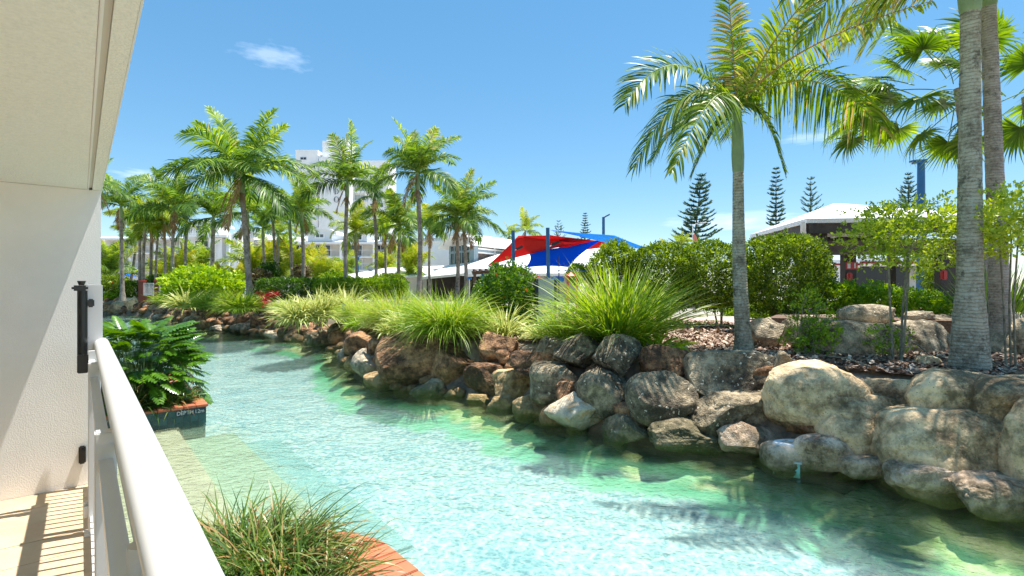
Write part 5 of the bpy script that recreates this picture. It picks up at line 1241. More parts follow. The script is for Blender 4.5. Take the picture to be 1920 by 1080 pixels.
pine('thin ragged pine left of the gazebo roof', 1455, 312, 425, 42, 75, 2, 14, .9, gap=.2, droop=-.1)
pine('symmetrical pine with clear tiers behind the gazebo roof', 1520, 330, 402, 54, 70, 3, 7, .8, droop=.25, tuftl=.06)
pine('symmetrical pine beside the right blue light pole', 1703, 322, 410, 52, 60, 4, 10, .9, droop=.2)
pine('short pine between the fan palm and the blue pole', 1757, 378, 410, 34, 70, 5, 5, .8, droop=.2)
pine('distant grey pine over the blue sails', 1097, 398, 452, 28, 110, 6, 12, .9)
pine('distant pale loose tree right of the tall blue sail post', 1047, 412, 455, 36, 110, 7, 8, .8, gap=.25, droop=.1)

# ---------------------------------------------------------------- buildings
def pbox(mb, x0, x1, y0, y1, d, dep):      # box whose front face spans pixels on the plane y=d
    return mb.bb(X(x0, d), X(x1, d), d, d+dep, Z(y1, d), Z(y0, d))
def part(name, mat, parent, *bx):
    mb = MB()
    for b_ in bx: pbox(mb, *b_)
    return mb.build(name, mat, parent)
def window(parent, x0, x1, y0, y1, d, frame='whitew', pane='glass', t_=.12, mull=1):
    fr = MB(); a0, a1, z0, z1 = X(x0, d), X(x1, d), Z(y1, d), Z(y0, d); yf = d-.05
    fr.bb(a0-t_, a1+t_, yf, yf+.12, z1, z1+t_); fr.bb(a0-t_, a1+t_, yf, yf+.12, z0-t_, z0); fr.bb(a0-t_, a0, yf, yf+.12, z0, z1); fr.bb(a1, a1+t_, yf, yf+.12, z0, z1)
    for i in range(mull): xm = a0+(a1-a0)*(i+1)/(mull+1); fr.bb(xm-t_*.3, xm+t_*.3, yf, yf+.12, z0, z1)
    f_ = fr.build('window', M[frame], parent); mb = MB(); mb.bb(a0, a1, yf+.06, yf+.08, z0, z1); mb.build('pane', M[pane], f_)
def rail(parent, x0, x1, y0, y1, d, post=1.6):
    mb = MB(); a0, a1, z0, z1 = X(x0, d), X(x1, d), Z(y1, d), Z(y0, d)
    mb.bb(a0, a1, d, d+.08, z1-.09, z1); mb.bb(a0, a1, d, d+.06, z0+.08, z0+.16)
    n = max(2, int((a1-a0)/.32))
    for i in range(n+1): 
        x_ = a0+(a1-a0)*i/n; w_ = .06 if i % 6 == 0 else .025; mb.bb(x_-w_/2, x_+w_/2, d+.01, d+.05, z0+.16, z1-.09)
    mb.build('balcony_rail', M['white'], parent)
def bays(parent, xs, floors, d, eave, back=1.8, wallm='wallshade'):
    """xs pier pixels; floors: list of (slab_py, ceiling_py)"""
    for x_ in xs: part('pier', M['whitew'], parent, (x_-2.2, x_+2.2, eave, 548, d-.35, back+.4))
    for sl, ce in floors:
        part('balcony_slab', M['whitew'], parent, (xs[0], xs[-1], sl, sl+2.2, d-.30, back+.2)) if sl < 545 else None
        for a, b in zip(xs, xs[1:]):
            w_ = b-a; a2, b2 = a+2.4, b-2.4
            window(parent, a2+w_*.06, a2+w_*.60, ce+3.2, sl-.5, d+back-.12, 'whitew', 'glass' if random.random() < .6 else 'curtain', .14, 2)
            rail(parent, a2, b2, sl-12.6, sl, d-.3)
b1 = empty('resort_building', (X(270, 100), 100, GZ), 0, 'three storey white resort wing with balconies behind the far left palms', 'building', 'white resort wings')
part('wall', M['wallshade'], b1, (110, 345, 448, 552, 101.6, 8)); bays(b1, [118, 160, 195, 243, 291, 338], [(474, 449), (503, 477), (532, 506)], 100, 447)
MB().hexa([Vector((X(100, 99), 99, Z(449, 99))), Vector((X(348, 99), 99, Z(449, 99))), Vector((X(348, 99), 111, Z(452, 99))), Vector((X(100, 99), 111, Z(452, 99))), Vector((X(100, 99), 99, Z(446, 99))), Vector((X(348, 99), 99, Z(446, 99))), Vector((X(346, 99)+1, 111, Z(433, 99))), Vector((X(100, 99), 111, Z(433, 99)))]).build('roof', M['whiteroof'], b1)
b2 = empty('resort_building', (X(390, 96), 96, GZ), 0, 'stepped white resort pavilion with an arched dormer and grey blue fins', 'building', 'white resort wings')
part('wall', M['bluew'], b2, (344, 432, 444, 552, 98, 8)); part('wall', M['whitew'], b2, (428, 446, 437, 552, 97, 6))
part('pier', M['whitew'], b2, (392, 401, 445, 552, 95.5, 2)); part('fin', M['whitew'], b2, (407, 416, 446, 548, 96.5, 1.5)); part('fin', M['bluew'], b2, (424, 429, 441, 548, 96, 1.5))
for ce, sl in ((449, 475), (479, 505), (508, 532)):
    window(b2, 366, 390, ce+3, sl-2, 97.9, 'whitew', 'glass', .12, 2); rail(b2, 346, 391, sl-12, sl, 96.2); part('balcony_slab', M['whitew'], b2, (345, 392, sl, sl+3, 96, 2)); window(b2, 403, 406, ce, sl, 97.9, 'whitew', 'glass', .05, 0); window(b2, 418, 423, ce, sl, 97.9, 'whitew', 'glass', .05, 0)
part('upper_wall', M['whitew'], b2, (352, 404, 418, 443, 98.5, 5)); window(b2, 367, 390, 419, 436, 98.45, 'whitew', 'glass', .15, 1); rail(b2, 350, 400, 432, 441, 96.4)
part('roof_edge', M['whiteroof'], b2, (340, 425, 440.5, 444.5, 95.6, 9))
def arch_roof(parent, x0, x1, ye, yt, d, dep, th=.35, name='arched_roof'):
    mb = MB(); n = 10; a0, a1 = X(x0, d), X(x1, d); ze, zt = Z(ye, d), Z(yt, d); top = []
    for i in range(n+1):
        s_ = i/n; top.append((a0+(a1-a0)*s_, ze+(zt-ze)*math.sin(math.pi*s_)**.8))
    for (xa, za), (xb, zb) in zip(top, top[1:]):
        mb.hexa([Vector((xa, d, za-th)), Vector((xb, d, zb-th)), Vector((xb, d+dep, zb-th)), Vector((xa, d+dep, za-th)), Vector((xa, d, za)), Vector((xb, d, zb)), Vector((xb, d+dep, zb)), Vector((xa, d+dep, za))])
    mb.build(name, M['whiteroof'], parent)
    gb = MB(); gb.prism([Vector((x_, d+.4, z_-th*.9)) for x_, z_ in top], (0, .2, 0)); gb.build('gable_wall', M['bluew'], parent)
arch_roof(b2, 346, 408, 420, 411.5, 97.5, 6)
b3 = empty('resort_building', (X(650, 106), 106, GZ), 0, 'long white resort wing with two rows of balconies below the tower', 'building', 'white resort wings')
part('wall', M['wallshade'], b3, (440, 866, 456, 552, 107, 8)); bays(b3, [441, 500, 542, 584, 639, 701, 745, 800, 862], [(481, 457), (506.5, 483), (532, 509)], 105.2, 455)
MB().hexa([Vector((X(436, 104), 104, Z(457, 104))), Vector((X(868, 104), 104, Z(457, 104))), Vector((X(868, 104), 116, Z(460, 104))), Vector((X(436, 104), 116, Z(460, 104))), Vector((X(436, 104), 104, Z(453.5, 104))), Vector((X(868, 104), 104, Z(453.5, 104))), Vector((X(862, 104), 116, Z(436, 104))), Vector((X(446, 104), 116, Z(433, 104)))]).build('roof', M['whiteroof'], b3)
for (x0, x1, arch) in ((577, 622, True), (654, 688, False), (712, 744, False)):
    part('dormer', M['bluew'], b3, (x0, x1, 434 if arch else 438, 452.5, 104.6, 8)); window(b3, (x0+x1)/2-7, (x0+x1)/2+7, 435 if arch else 440, 445 if arch else 449, 104.55, 'whitew', 'glass', .16, 1)
    if arch: arch_roof(b3, x0-4, x1+8, 436, 426, 104, 9)
    else: part('dormer_roof', M['whiteroof'], b3, (x0-3, x1+3, 436, 438.5, 104, 9))
arch_roof(b3, 430, 490, 441, 432, 101, 8)
# the tower
TD = 170
tw = empty('hotel_tower', (X(640, TD), TD, GZ), 0, 'tall white hotel tower with vertical dark lettering behind the palms', 'building')
part('wall', M['whitew'], tw, (554, 596, 281, 540, TD, 14)); part('wall', M['bluew'], tw, (579, 603, 290, 540, TD+1.8, 12)); part('wall', M['whitew'], tw, (655, 728, 301, 540, TD+4, 12))
part('plant_room', M['whitew'], tw, (604.5, 622, 264, 300, TD+.4, 8), ); part('plant_room', M['whiteroof'], tw, (612.5, 653, 260, 300, TD+.8, 8)); part('core_wall', M['whitew'], tw, (600, 657, 296, 540, TD-1, 12))
mb = MB(); pts = []; 
for i in range(13):
    a_ = math.pi*(i/12); pts.append(Vector((X(629, TD)-math.cos(a_)*X(989, TD), TD-1-2.2*math.sin(a_), Z(540, TD))))
mb.prism(pts, (0, 0, Z(298, TD)-Z(540, TD))); mb.build('curved_front', M['whitew'], tw)
for yy in range(10):
    y0 = 295+yy*17.2; window(tw, 563.5, 574, y0, y0+4.2, TD-.02, 'bluew', 'glass', .2, 1)
    part('balcony_slab', M['whitew'], tw, (579, 602, y0+12, y0+14.5, TD-.6, 2.4)); window(tw, 581, 600, y0, y0+11, TD+1.75, 'whitew', 'curtain' if yy % 2 else 'glass', .15, 2)
    if yy > 1:
        part('balcony_slab', M['whitew'], tw, (660, 686, y0+12, y0+14.5, TD+2.2, 2)); window(tw, 662, 684, y0+1, y0+11, TD+3.9, 'whitew', 'curtain', .15, 2); window(tw, 712, 718, y0, y0+7, TD+3.95, 'bluew', 'glass', .2, 0)
        window(tw, 694, 704, y0+1, y0+7, TD+3.95, 'whitew', 'glass', .15, 1)
part('side_slab', M['wallshade'], tw, (547, 554, 318, 328, TD+1, 4))
part('air_conditioner', M['bluew'], tw, (548, 556, 424, 430, TD-.8, .8)); 
def letter(ch, px, py, h, y_):
    mb = MB(); s = h; cx_, cz_ = X(px, y_), Z(py, y_)
    def bar(x0, x1, z0, z1): mb.bb(cx_+x0*s, cx_+x1*s, y_, y_+.15, cz_+z0*s, cz_+z1*s)
    def ringp(xc, rx, rz, tk, a0, a1, n=16):
        P = []
        for i in range(n+1):
            a_ = a0+(a1-a0)*i/n; o_ = (xc+math.cos(a_)*rx, math.sin(a_)*rz); w_ = .025+tk*abs(math.cos(a_)); q = (xc+math.cos(a_)*(rx-w_), math.sin(a_)*(rz-.03)); P.append((o_, q))
        for (a, b), (c, d_) in zip(P, P[1:]):
            mb.prism([Vector((cx_+x_*s, y_, cz_+z_*s)) for x_, z_ in (a, c, d_, b)], (0, .15, 0))
    if ch == 'O': ringp(0, .44, .5, .11, 0, 2*math.pi, 24)
    if ch == 'D': ringp(-.12, .55, .5, .12, -math.pi/2, math.pi/2); bar(-.30, -.17, -.5, .5); bar(-.42, -.12, .47, .5); bar(-.42, -.12, -.5, -.47)
    if ch == 'N':
        bar(-.36, -.30, -.5, .5); bar(.30, .36, -.5, .5); bar(-.46, -.22, -.5, -.47); bar(.2, .46, .47, .5)
        mb.prism([Vector((cx_+x_*s, y_, cz_+z_*s)) for x_, z_ in ((-.42, .5), (-.24, .5), (.36, -.5), (.26, -.5))], (0, .15, 0))
    mb.build('letter', M['letter'], tw)['label'] = 'dark serif letter '+ch
letter('N', 630.5, 344.5, 1.75, TD-3.4); letter('D', 630.5, 359, 1.75, TD-3.4); letter('O', 630.5, 374, 1.85, TD-3.4)

# white roofed kiosk with a dish
kd_ = 42
ki = empty('kiosk', (X(700, kd_), kd_, GZ), 0, 'low white roofed kiosk with a satellite dish behind the clipped hedge', 'building')
part('wall', M['whitew'], ki, (620, 800, 521, 560, kd_+.8, 5))
MB().hexa([Vector((X(a_, kd_), kd_, Z(b_, kd_))) for a_, b_ in ((596, 526), (806, 520))]+[Vector((X(806, kd_), kd_+7, Z(518, kd_))), Vector((X(600, kd_), kd_+7, Z(524, kd_)))]+[Vector((X(a_, kd_), kd_, Z(b_, kd_))) for a_, b_ in ((594, 524.5), (806, 517))]+[Vector((X(812, kd_), kd_+7, Z(492, kd_))), Vector((X(690, kd_), kd_+7, Z(496, kd_)))]).build('roof', M['whiteroof'], ki)
di = empty('satellite_dish', W(696, 510, kd_+2), 0, 'grey satellite dish on the white kiosk roof', 'satellite dish')
mb = MB(); n = 16; ctr = W(695, 504, kd_+1.6); vs = [ctr]; 
for k in range(n): a_ = 2*math.pi*k/n; vs.append(ctr+Vector((math.cos(a_)*.30, -.08, math.sin(a_)*.22)))
mb.add(vs, [(0, k+1, (k+1) % n+1) for k in range(n)]); dsh = mb.build('dish', M['dish'], di)
so_ = dsh.modifiers.new('thick', 'SOLIDIFY'); so_.thickness = .02
mb = MB(); mb.tube([W(696, 513, kd_+1.8), W(695, 504, kd_+1.65)], .02, 6); mb.tube([W(695, 507, kd_+1.6), W(697, 505, kd_+1.1)], .012, 5); mb.build('mount', M['dish'], di)

# the hall with the clerestory
hl = empty('hall', (X(930, 44), 44, GZ), 0, 'white roofed hall with a curved clerestory of grey blue window frames', 'building')
A_, B_, C_ = (X(842, 46.5), 46.5), (X(889, 43.5), 43.5), (X(985, 51), 51)
def pw(p, q, s_): return Vector((p[0]+(q[0]-p[0])*s_, p[1]+(q[1]-p[1])*s_, 0))
def wallp(name, mat, p, q, s0, s1, z0, z1, th=.15, z0b=None, z1b=None, out_=0.):
    a, b = pw(p, q, s0), pw(p, q, s1); nr = Vector((q[1]-p[1], -(q[0]-p[0]), 0)).normalized(); a = a+nr*out_; b = b+nr*out_
    z0b = z0 if z0b is None else z0b; z1b = z1 if z1b is None else z1b; o_ = -nr*th
    return MB().hexa([a+Vector((0, 0, z0)), b+Vector((0, 0, z0b)), b+o_+Vector((0, 0, z0b)), a+o_+Vector((0, 0, z0)), a+Vector((0, 0, z1)), b+Vector((0, 0, z1b)), b+o_+Vector((0, 0, z1b)), a+o_+Vector((0, 0, z1))]).build(name, M[mat], hl)
zt = Z(457, 43.5); zb_ = Z(495, 43.5)
wallp('front_glazing', 'glass', A_, B_, .03, .97, zb_, zt-.05, .05, out_=-.05)
for s_ in (0, .20, .5, .93): wallp('window_frame', 'steelgrey', A_, B_, s_, s_+(.07 if s_ in (0, .93) else .035), zb_-.1, zt, .2)
wallp('window_frame', 'steelgrey', A_, B_, 0, 1, Z(472, 43.5), Z(468, 43.5), .2, out_=.02); wallp('window_frame', 'steelgrey', A_, B_, 0, 1, zb_-.15, zb_+.05, .2, out_=.02)
zr = Z(454.5, 43.5)
wallp('side_glazing', 'timber2', B_, C_, .06, 1, Z(500, 43.5), zr-.1, .05, out_=-.05)
for z0, z1, mt in ((Z(466.5, 43.5), Z(463.5, 43.5), 'whitew'), (Z(461, 43.5), zr, 'whitew'), (Z(471, 43.5), Z(466.6, 43.5), 'steelgrey'), (Z(474, 43.5), Z(471.1, 43.5), 'whitew')): wallp('window_frame', mt, B_, C_, .05, 1, z0, z1, .2, out_=.02)
for s_ in (.36, .66, .9): wallp('window_frame', 'whitew', B_, C_, s_, s_+.012, Z(492, 43.5), zr, .2, out_=.03)
wallp('corner_post', 'steelgrey', B_, C_, -.01, .06, zb_-.1, zr, .5, out_=.05)
# curved roof over the clerestory
mb = MB(); ns_ = 9; arc = []
for i in range(ns_+1):
    s_ = -.22+1.38*i/ns_; p = pw(A_, B_, s_); arc.append(p+Vector((0, 0, Z(460, 43.5)+1.05*math.sin(math.pi*min(1, max(0, i/ns_)))**.9-.1)))
dv = Vector((C_[0]-B_[0], C_[1]-B_[1], 0)).normalized(); th = Vector((0, 0, .28))
for a, b in zip(arc, arc[1:]): a1, b1_ = a-dv*.9, b-dv*.9; mb.hexa([a1, b1_, b1_+dv*15, a1+dv*15, a1+th, b1_+th, b1_+dv*15+th, a1+dv*15+th])
mb.build('curved_roof', M['whiteroof'], hl)
wallp('eave_fascia', 'whitew', B_, C_, -.12, 1.05, zr-.02, zr+.35, .5, out_=.35)
# main roof slopes
def rq(pts, th=.18, name='roof_slope', mat='whiteroof'):
    up = Vector((0, 0, th)); return MB().hexa([p-up for p in pts]+pts).build(name, M[mat], hl)
rq([W(790, 520, 40), W(878, 511, 37), W(968, 470, 45.5), W(842, 496, 46.8)])
rq([W(874, 512.5, 36.8), W(1130, 512, 34), W(1130, 466, 50), W(974, 459, 50)], mat='whiteroof', name='roof_slope')
rq([W(872, 514, 36.7), W(1000, 509, 35.2), W(1000, 503.5, 35.3), W(874, 504, 36.8)], .2, 'gutter_box', 'whitew')
part('wall', M['timber'], hl, (800, 905, 517, 560, 40.8, .3)); part('wall', M['wallshade'], hl, (985, 1020, 512, 560, 37.5, .3)); part('wall', M['timber2'], hl, (905, 985, 513, 560, 38.5, .3)); part('wall', M['wallshade'], hl, (1020, 1085, 513, 560, 39, .3))
gl_ = empty('globe_lamp', W(879, 458, 42.6), 0, 'round white globe lamp hanging by the hall window', 'lamp')
bm = bmesh.new(); bmesh.ops.create_uvsphere(bm, u_segments=16, v_segments=10, radius=.20); me = bpy.data.meshes.new('globe'); bm.to_mesh(me); bm.free(); me.polygons.foreach_set('use_smooth', [True]*len(me.polygons)); link('globe', me, M['whitew'], gl_, (0, 0, 0))
mb = MB(); mb.tube([W(879, 455, 42.6)+Vector((0, 0, 0)), W(880, 452, 43.3)], .02, 6); mb.build('bracket', M['black'], gl_)
wb = empty('white_annex', (X(800, 55), 55, GZ), 0, 'plain white annex wall between the palms and the hall', 'building')
part('wall', M['whitew'], wb, (762, 842, 452, 560, 55, 4)); part('parapet', M['bluew'], wb, (760, 835, 446, 452.2, 54.8, 4))

# ---------------------------------------------------------------- shade sails and blue posts
def hypar(name, label, c, mat, sag=.08, n=14, pinch=.10):
    """c: four corners; edges curve inward"""
    A0, B0, C0, D0 = [Vector(p) for p in c]; cen = (A0+B0+C0+D0)/4; v = []; f = []
    def edge(p, q, t_): m = p.lerp(q, t_); return m+(cen-m)*pinch*4*t_*(1-t_)
    for i in range(n+1):
        s_ = i/n
        for j in range(n+1):
            t_ = j/n; e1 = edge(A0, B0, t_); e2 = edge(D0, C0, t_); e3 = edge(A0, D0, s_); e4 = edge(B0, C0, s_)
            bl = A0.lerp(B0, t_).lerp(D0.lerp(C0, t_), s_); p = e1.lerp(e2, s_)+e3.lerp(e4, t_)-bl; p.z -= sag*math.sin(math.pi*s_)*math.sin(math.pi*t_); v.append(p)
    f = [(i*(n+1)+j, i*(n+1)+j+1, (i+1)*(n+1)+j+1, (i+1)*(n+1)+j) for i in range(n) for j in range(n)]
    me = np_mesh(name, [tuple(p) for p in v], f, np.random.default_rng(2).random(len(v))*.3+.3, M[mat], True)
    o = link(name, me); m = o.modifiers.new('thick', 'SOLIDIFY'); m.thickness = .01
    return tag(o, label, 'shade sail', 'shade sails over the playground')
hypar('shade_sail', 'red shade sail in front of the white hall roof', [W(913, 499, 29), W(972, 442, 27.5), W(1082, 456, 24), W(990, 476, 29.5)], 'sail_red', .15, pinch=.04)
hypar('shade_sail', 'upper red shade sail between the two blue posts', [W(972, 442, 27), W(1032, 441, 25), W(1205, 461, 24), W(1082, 455, 29)], 'sail_red', .5, pinch=.05)
hypar('shade_sail', 'bright blue shade sail hanging low between the posts', [W(986, 501.5, 27.2), W(991, 472, 28.5), W(1130, 449, 24), W(1066, 501, 24)], 'sail_blue', .1, pinch=.13)
hypar('shade_sail', 'light blue shade sail stretching right from the tall post', [W(1031, 431, 26.3), W(1152, 441, 22), W(1250, 477, 19), W(1150, 457, 24)], 'sail_sky', .1, pinch=.10)
def post(label, px, y0, y1, d, rad, mat='bluepost', name='shade_post', group='blue posts of the shade sails', lean=0):
    root = empty(name, (X(px, d), d, GZ), 0, label, 'post', group); mb = MB(); mb.tube([Vector((X(px+lean, d), d, GZ)), W(px, y0, d)], rad, 16); mb.build('pole', M[mat], root, .004)
    mb = MB(); mb.tube([W(px, y0, d), W(px, y0, d)+Vector((0, 0, .02))], rad*1.03, 16); mb.build('cap', M[mat], root); return root
p_ = post('shorter blue post holding the red sail', 962, 433, 520, 25.5, .088, lean=2)
mb = MB(); q = W(966, 467, 25.5); mb.box(q+Vector((.22, 0, .06)), (.36, .12, .13), M=Euler((0, R(-25), 0)).to_matrix()); mb.build('floodlight', M['black'], p_)
mb = MB(); mb.tube([W(963, 470, 25.5), q+Vector((.15, 0, 0))], .025, 6); mb.build('light_arm', M['whitew'], p_)
p_ = post('taller blue post between the red and light blue sails', 1027, 428, 520, 23.2, .085, lean=2)
mb = MB(); q = W(1031, 459, 23.2); mb.box(q+Vector((.24, 0, .06)), (.36, .12, .13), M=Euler((0, R(-25), 0)).to_matrix()); mb.build('floodlight', M['black'], p_)
mb = MB(); mb.tube([W(1028, 463, 23.2), q+Vector((.15, 0, 0))], .025, 6); mb.build('light_arm', M['whitew'], p_)
post('short blue post below the brown pergola', 905, 514, 545, 24, .07); post('small blue post right of the shorter sail post', 978, 504, 530, 30, .06)
post('thin dark post with a small red flag box', 1048, 482, 540, 18, .018, 'navy', 'thin_post'); 
def lamp(label, px, y0, y1, d, rad, mat, heads, cat='street lamp'):
    root = empty('light_pole', (X(px, d), d, GZ), 0, label, cat, 'tall light poles'); mb = MB(); mb.tube([Vector((X(px, d), d, GZ)), W(px, y0, d)], [rad*1.3, rad], 12); mb.build('pole', M[mat], root)
    for (dx, dz, sx, sz, rot) in heads:
        mb = MB(); c_ = W(px, y0, d)+Vector((dx, 0, dz)); mb.box(c_, (sx, .35, sz), M=Euler((0, R(rot), 0)).to_matrix()); mb.build('lamp_head', M[mat], root, .01)
    mb = MB(); mb.tube([W(px, y0, d)-Vector((0, 0, .1)), W(px, y0, d)+Vector((heads[0][0]*.6, 0, heads[0][1]))], rad*.5, 6); mb.build('arm', M['whitew'], root)
lamp('dark blue light pole standing above the light blue sail', 1131.5, 407, 445, 40, .11, 'bluepost', [(.25, .08, .5, .1, -28)])
lamp('blue light pole with a flat twin head right of the gazebo roof', 1727, 306, 390, 30, .19, 'bluepost', [(-.16, .14, .85, .10, -4), (-.10, .03, .68, .10, -4)])
lamp('bright blue pole in front of the long balconies', 672, 482, 520, 62, .09, 'bluepost2', [(.1, .03, .3, .08, -20)])
lamp('grey curved street lamp beside the big pine', 1299, 420, 470, 45, .05, 'whitew', [(.9, .12, .5, .08, -6)])
bn = empty('banner_flag', W(1303, 460, 34), 0, 'faded pink feather banner in front of the big pine', 'flag')
mb = MB(); mb.prism([W(1300, 462, 34), W(1299, 442, 34), W(1302, 437, 34), W(1307, 446, 34), W(1309, 462, 34)], (0, .02, 0)); mb.build('cloth', M['ringpink'], bn); mb = MB(); mb.tube([Vector((X(1299.5, 34), 34.02, GZ)), W(1299.5, 436, 34.02)], .02, 5); mb.build('pole', M['whitew'], bn)
# playground odds
pg = empty('pergola', (X(912, 22), 22, GZ), 0, 'small dark brown timber pergola in front of the hall', 'pergola')
for a_, b_ in ((890, 22.6), (935, 22)): mb = MB(); mb.bb(X(a_, b_)-.06, X(a_, b_)+.06, b_, b_+.12, GZ, Z(511, b_)); mb.build('post', M['timber2'], pg)
mb = MB(); mb.hexa([W(886, 515, 22.7), W(938, 511.5, 21.9), W(938, 511.5, 22.1), W(886, 515, 22.9), W(884, 508.5, 22.7), W(940, 505.5, 21.9), W(940, 505.5, 22.1), W(884, 508.5, 22.9)]); mb.build('beam', M['timber2'], pg)
for i in range(5): a_ = W(890+i*11, 507.6-i*.6, 22.4); mb = MB(); mb.bb(a_.x-.04, a_.x+.04, a_.y-.6, a_.y+.9, a_.z-.05, a_.z+.05); mb.build('rafter', M['timber2'], pg)
cb = empty('utility_cabinet', (X(1024, 13.2), 13.2, GZ), 0, 'pale green cabinet panel with a navy side between shrub and tall grass', 'cabinet')
mb = MB(); mb.bb(X(1009.5, 13.2), X(1039, 13.2), 13.2, 13.7, GZ, Z(522.5, 13.2)); mb.build('panel', M['panel'], cb, .006); mb = MB(); mb.bb(X(1003, 13.2), X(1009, 13.2), 13.22, 13.9, GZ, Z(523.5, 13.2)); mb.build('side_panel', M['navy'], cb); mb = MB(); mb.bb(X(1039.5, 13.2), X(1044, 13.2), 13.25, 13.9, GZ, Z(524, 13.2)); mb.build('side_panel', M['navy'], cb)
pr = empty('play_tower', (X(1070, 19), 19, GZ), 0, 'playground tower with a red hexagonal roof half hidden by tall grass', 'playground tower')
ap = W(1070, 509.5, 19); rim = [W(1070, 517.5, 19)+Vector((math.cos(a_)*.22, math.sin(a_)*.22, 0)) for a_ in np.linspace(0, 6.283, 7)[:-1]]
mb = MB(); mb.add([ap]+rim, [(0, k+1, (k+1) % 6+1) for k in range(6)]+[tuple(range(1, 7))[::-1]]); mb.build('roof', M['redpaint'], pr)
for p in rim[::2]: mb = MB(); mb.tube([Vector((p.x, p.y, GZ)), p], .02, 6); mb.build('post', M['redpaint'], pr)
mb = MB(); mb.bb(X(1034, 19.2), X(1058, 19.2), 19.2, 19.6, Z(530, 19.2), Z(518, 19.2)); mb.build('slide_side', M['bluepost2'], pr, .05)
mb = MB(); mb.bb(X(1078, 19.2), X(1102, 19.2), 19.3, 19.4, Z(523.5, 19.3), Z(522, 19.3)); mb.bb(X(1040, 19.4), X(1110, 19.4), 19.5, 19.53, Z(508.5, 19.5), Z(507, 19.5)); mb.build('guard_rail', M['bluepost'], pr)
hr = empty('play_handrail', W(1005, 525, 20), 0, 'curved red handrail above the pale green cabinet', 'handrail')
mb = MB(); mb.tube([Vector((X(1003, 20), 20, GZ))]+[W(*a_, 20) for a_ in ((1003, 521), (1005, 516.5), (1009, 518), (1014, 523))], .022, 7); mb.build('rail', M['redpaint'], hr)
for i, (px, py, d, lb) in enumerate([(893, 545, 16, 'blue and white play panel behind the weeping grass'), (880, 522, 23, 'small blue panel left of the pergola')]):
    o_ = empty('playground_board', (X(px, d), d, GZ), 0, lb, 'playground board'); mb = MB(); mb.bb(X(px-4, d), X(px+4, d), d, d+.1, Z(py+2, d), Z(py-2, d)); mb.build('board', M['bluepost2'], o_); mb = MB(); mb.tube([Vector((X(px, d), d+.05, GZ)), W(px, py, d+.05)], .03, 6); mb.build('stand', M['whitew'], o_)

# ---------------------------------------------------------------- dark gazebo on the right
gb = empty('gazebo', (9.5, 17, GZ), 0, 'dark timber gazebo with a low white hipped roof', 'gazebo')
ze = EYE+2.1; Fp = Vector((X(1512, 16.1), 16.1, 0)); sx_ = Vector((5.6, -.55, 0)); sy_ = Vector((.6, 5.1, 0))
# corner order: front, left-back, right-back, right-front
cF, cL, cR2, cR = Fp, Fp+sy_, Fp+sy_+sx_*1.02, Fp+sx_*1.02
apx = Vector((X(1562, 18.7), 18.7, EYE+153/960*18.7)); ap2 = apx+sx_*.06
def zc(p, z): return Vector((p.x, p.y, z))
mb = MB(); tp = [zc(cF, ze), zc(cR, ze), zc(cR2, ze), zc(cL, ze), apx, ap2]; dn = Vector((0, 0, -.14))
mb.add(tp+[p+dn for p in tp[:4]], [(0, 1, 5, 4), (1, 2, 5), (2, 3, 4, 5), (3, 0, 4), (0, 6, 7, 1), (1, 7, 8, 2), (2, 8, 9, 3), (3, 9, 6, 0), (6, 9, 8, 7)]); mb.build('roof', M['whiteroof'], gb)
def beam(name, p, q, z0, z1, th, mat, inset=0.0, ex=0.0):
    dr = (q-p).normalized(); nr = Vector((-dr.y, dr.x, 0)); a = p+nr*inset-dr*ex; b = q+nr*inset+dr*ex
    return MB().hexa([zc(a, z0), zc(b, z0), zc(b+nr*th, z0), zc(a+nr*th, z0), zc(a, z1), zc(b, z1), zc(b+nr*th, z1), zc(a+nr*th, z1)]).build(name, M[mat], gb)
beam('fascia_beam', cF, cR, ze-.46, ze-.15, .12, 'timber', .08); beam('fascia_beam', cL, cF, ze-.46, ze-.15, .12, 'timber', .08); beam('fascia_beam', cR2, cL, ze-.46, ze-.15, .12, 'timber', .08)
beam('tie_beam', cF+sy_*.06, cR+sy_*.06, EYE+.98, EYE+1.42, .2, 'timber2', .1); beam('tie_beam', cF+sx_*.06+sy_*.95, cF+sx_*.06, EYE+.98, EYE+1.3, .15, 'timber', 0)
beam('rear_beam', cL+sx_*1.5-sy_*.12, cL-sy_*.12, EYE+1.2, ze-.3, .2, 'timber', 0)
for i in range(7): beam('rafter', cF+sx_*(.15+.2*i)+sy_*.02, cF+sx_*(.15+.2*i)+sy_*.95, ze-.20, ze-.15, .07, 'whitew', 0)
def gpost(p, z1, w_=.2, mat='timber', name='post'):
    mb = MB(); mb.box((p.x, p.y, (GZ+z1)/2), (w_, w_, z1-GZ), R(-6)); return mb.build(name, M[mat], gb)
gpost(cF+sx_*.07+sy_*.08, ze-.3, .24); gpost(cF+sx_*.13+sy_*.10, ze-.3, .18); pm = cF+sx_*.335+sy_*.25; gpost(pm, EYE+1.6, .34); gpost(cF+sx_*.33+sy_*.9, ze-.2, .22); gpost(cF+sx_*.78+sy_*.12, EYE+1.4, .3); gpost(cF+sx_*.83+sy_*.12, EYE+1.4, .2)
gpost(cL+sx_*.1-sy_*.1, ze-.3, .22); gpost(cR2-sx_*.1-sy_*.1, ze-.3, .22)
mb = MB(); q0 = zc(cF-sx_*.0-Vector((.13, .05, 0)), 0); mb.tube([zc(q0, ze-.12), zc(q0, ze-.42), zc(q0+Vector((.32, .35, 0)), ze-.75), zc(q0+Vector((.32, .35, 0)), GZ)], .075, 10); mb.build('downpipe', M['whitew'], gb)
mb = MB(); cs = W(1595, 499, pm.y-.30); cs.x = pm.x-.0; mb.box((pm.x, pm.y-.19, Z(499, pm.y)), (.40, .01, .24)); 
sgn = mb.build('fire_sign', M['redpaint'], gb); sgn['label'] = 'red and white extinguisher sign'
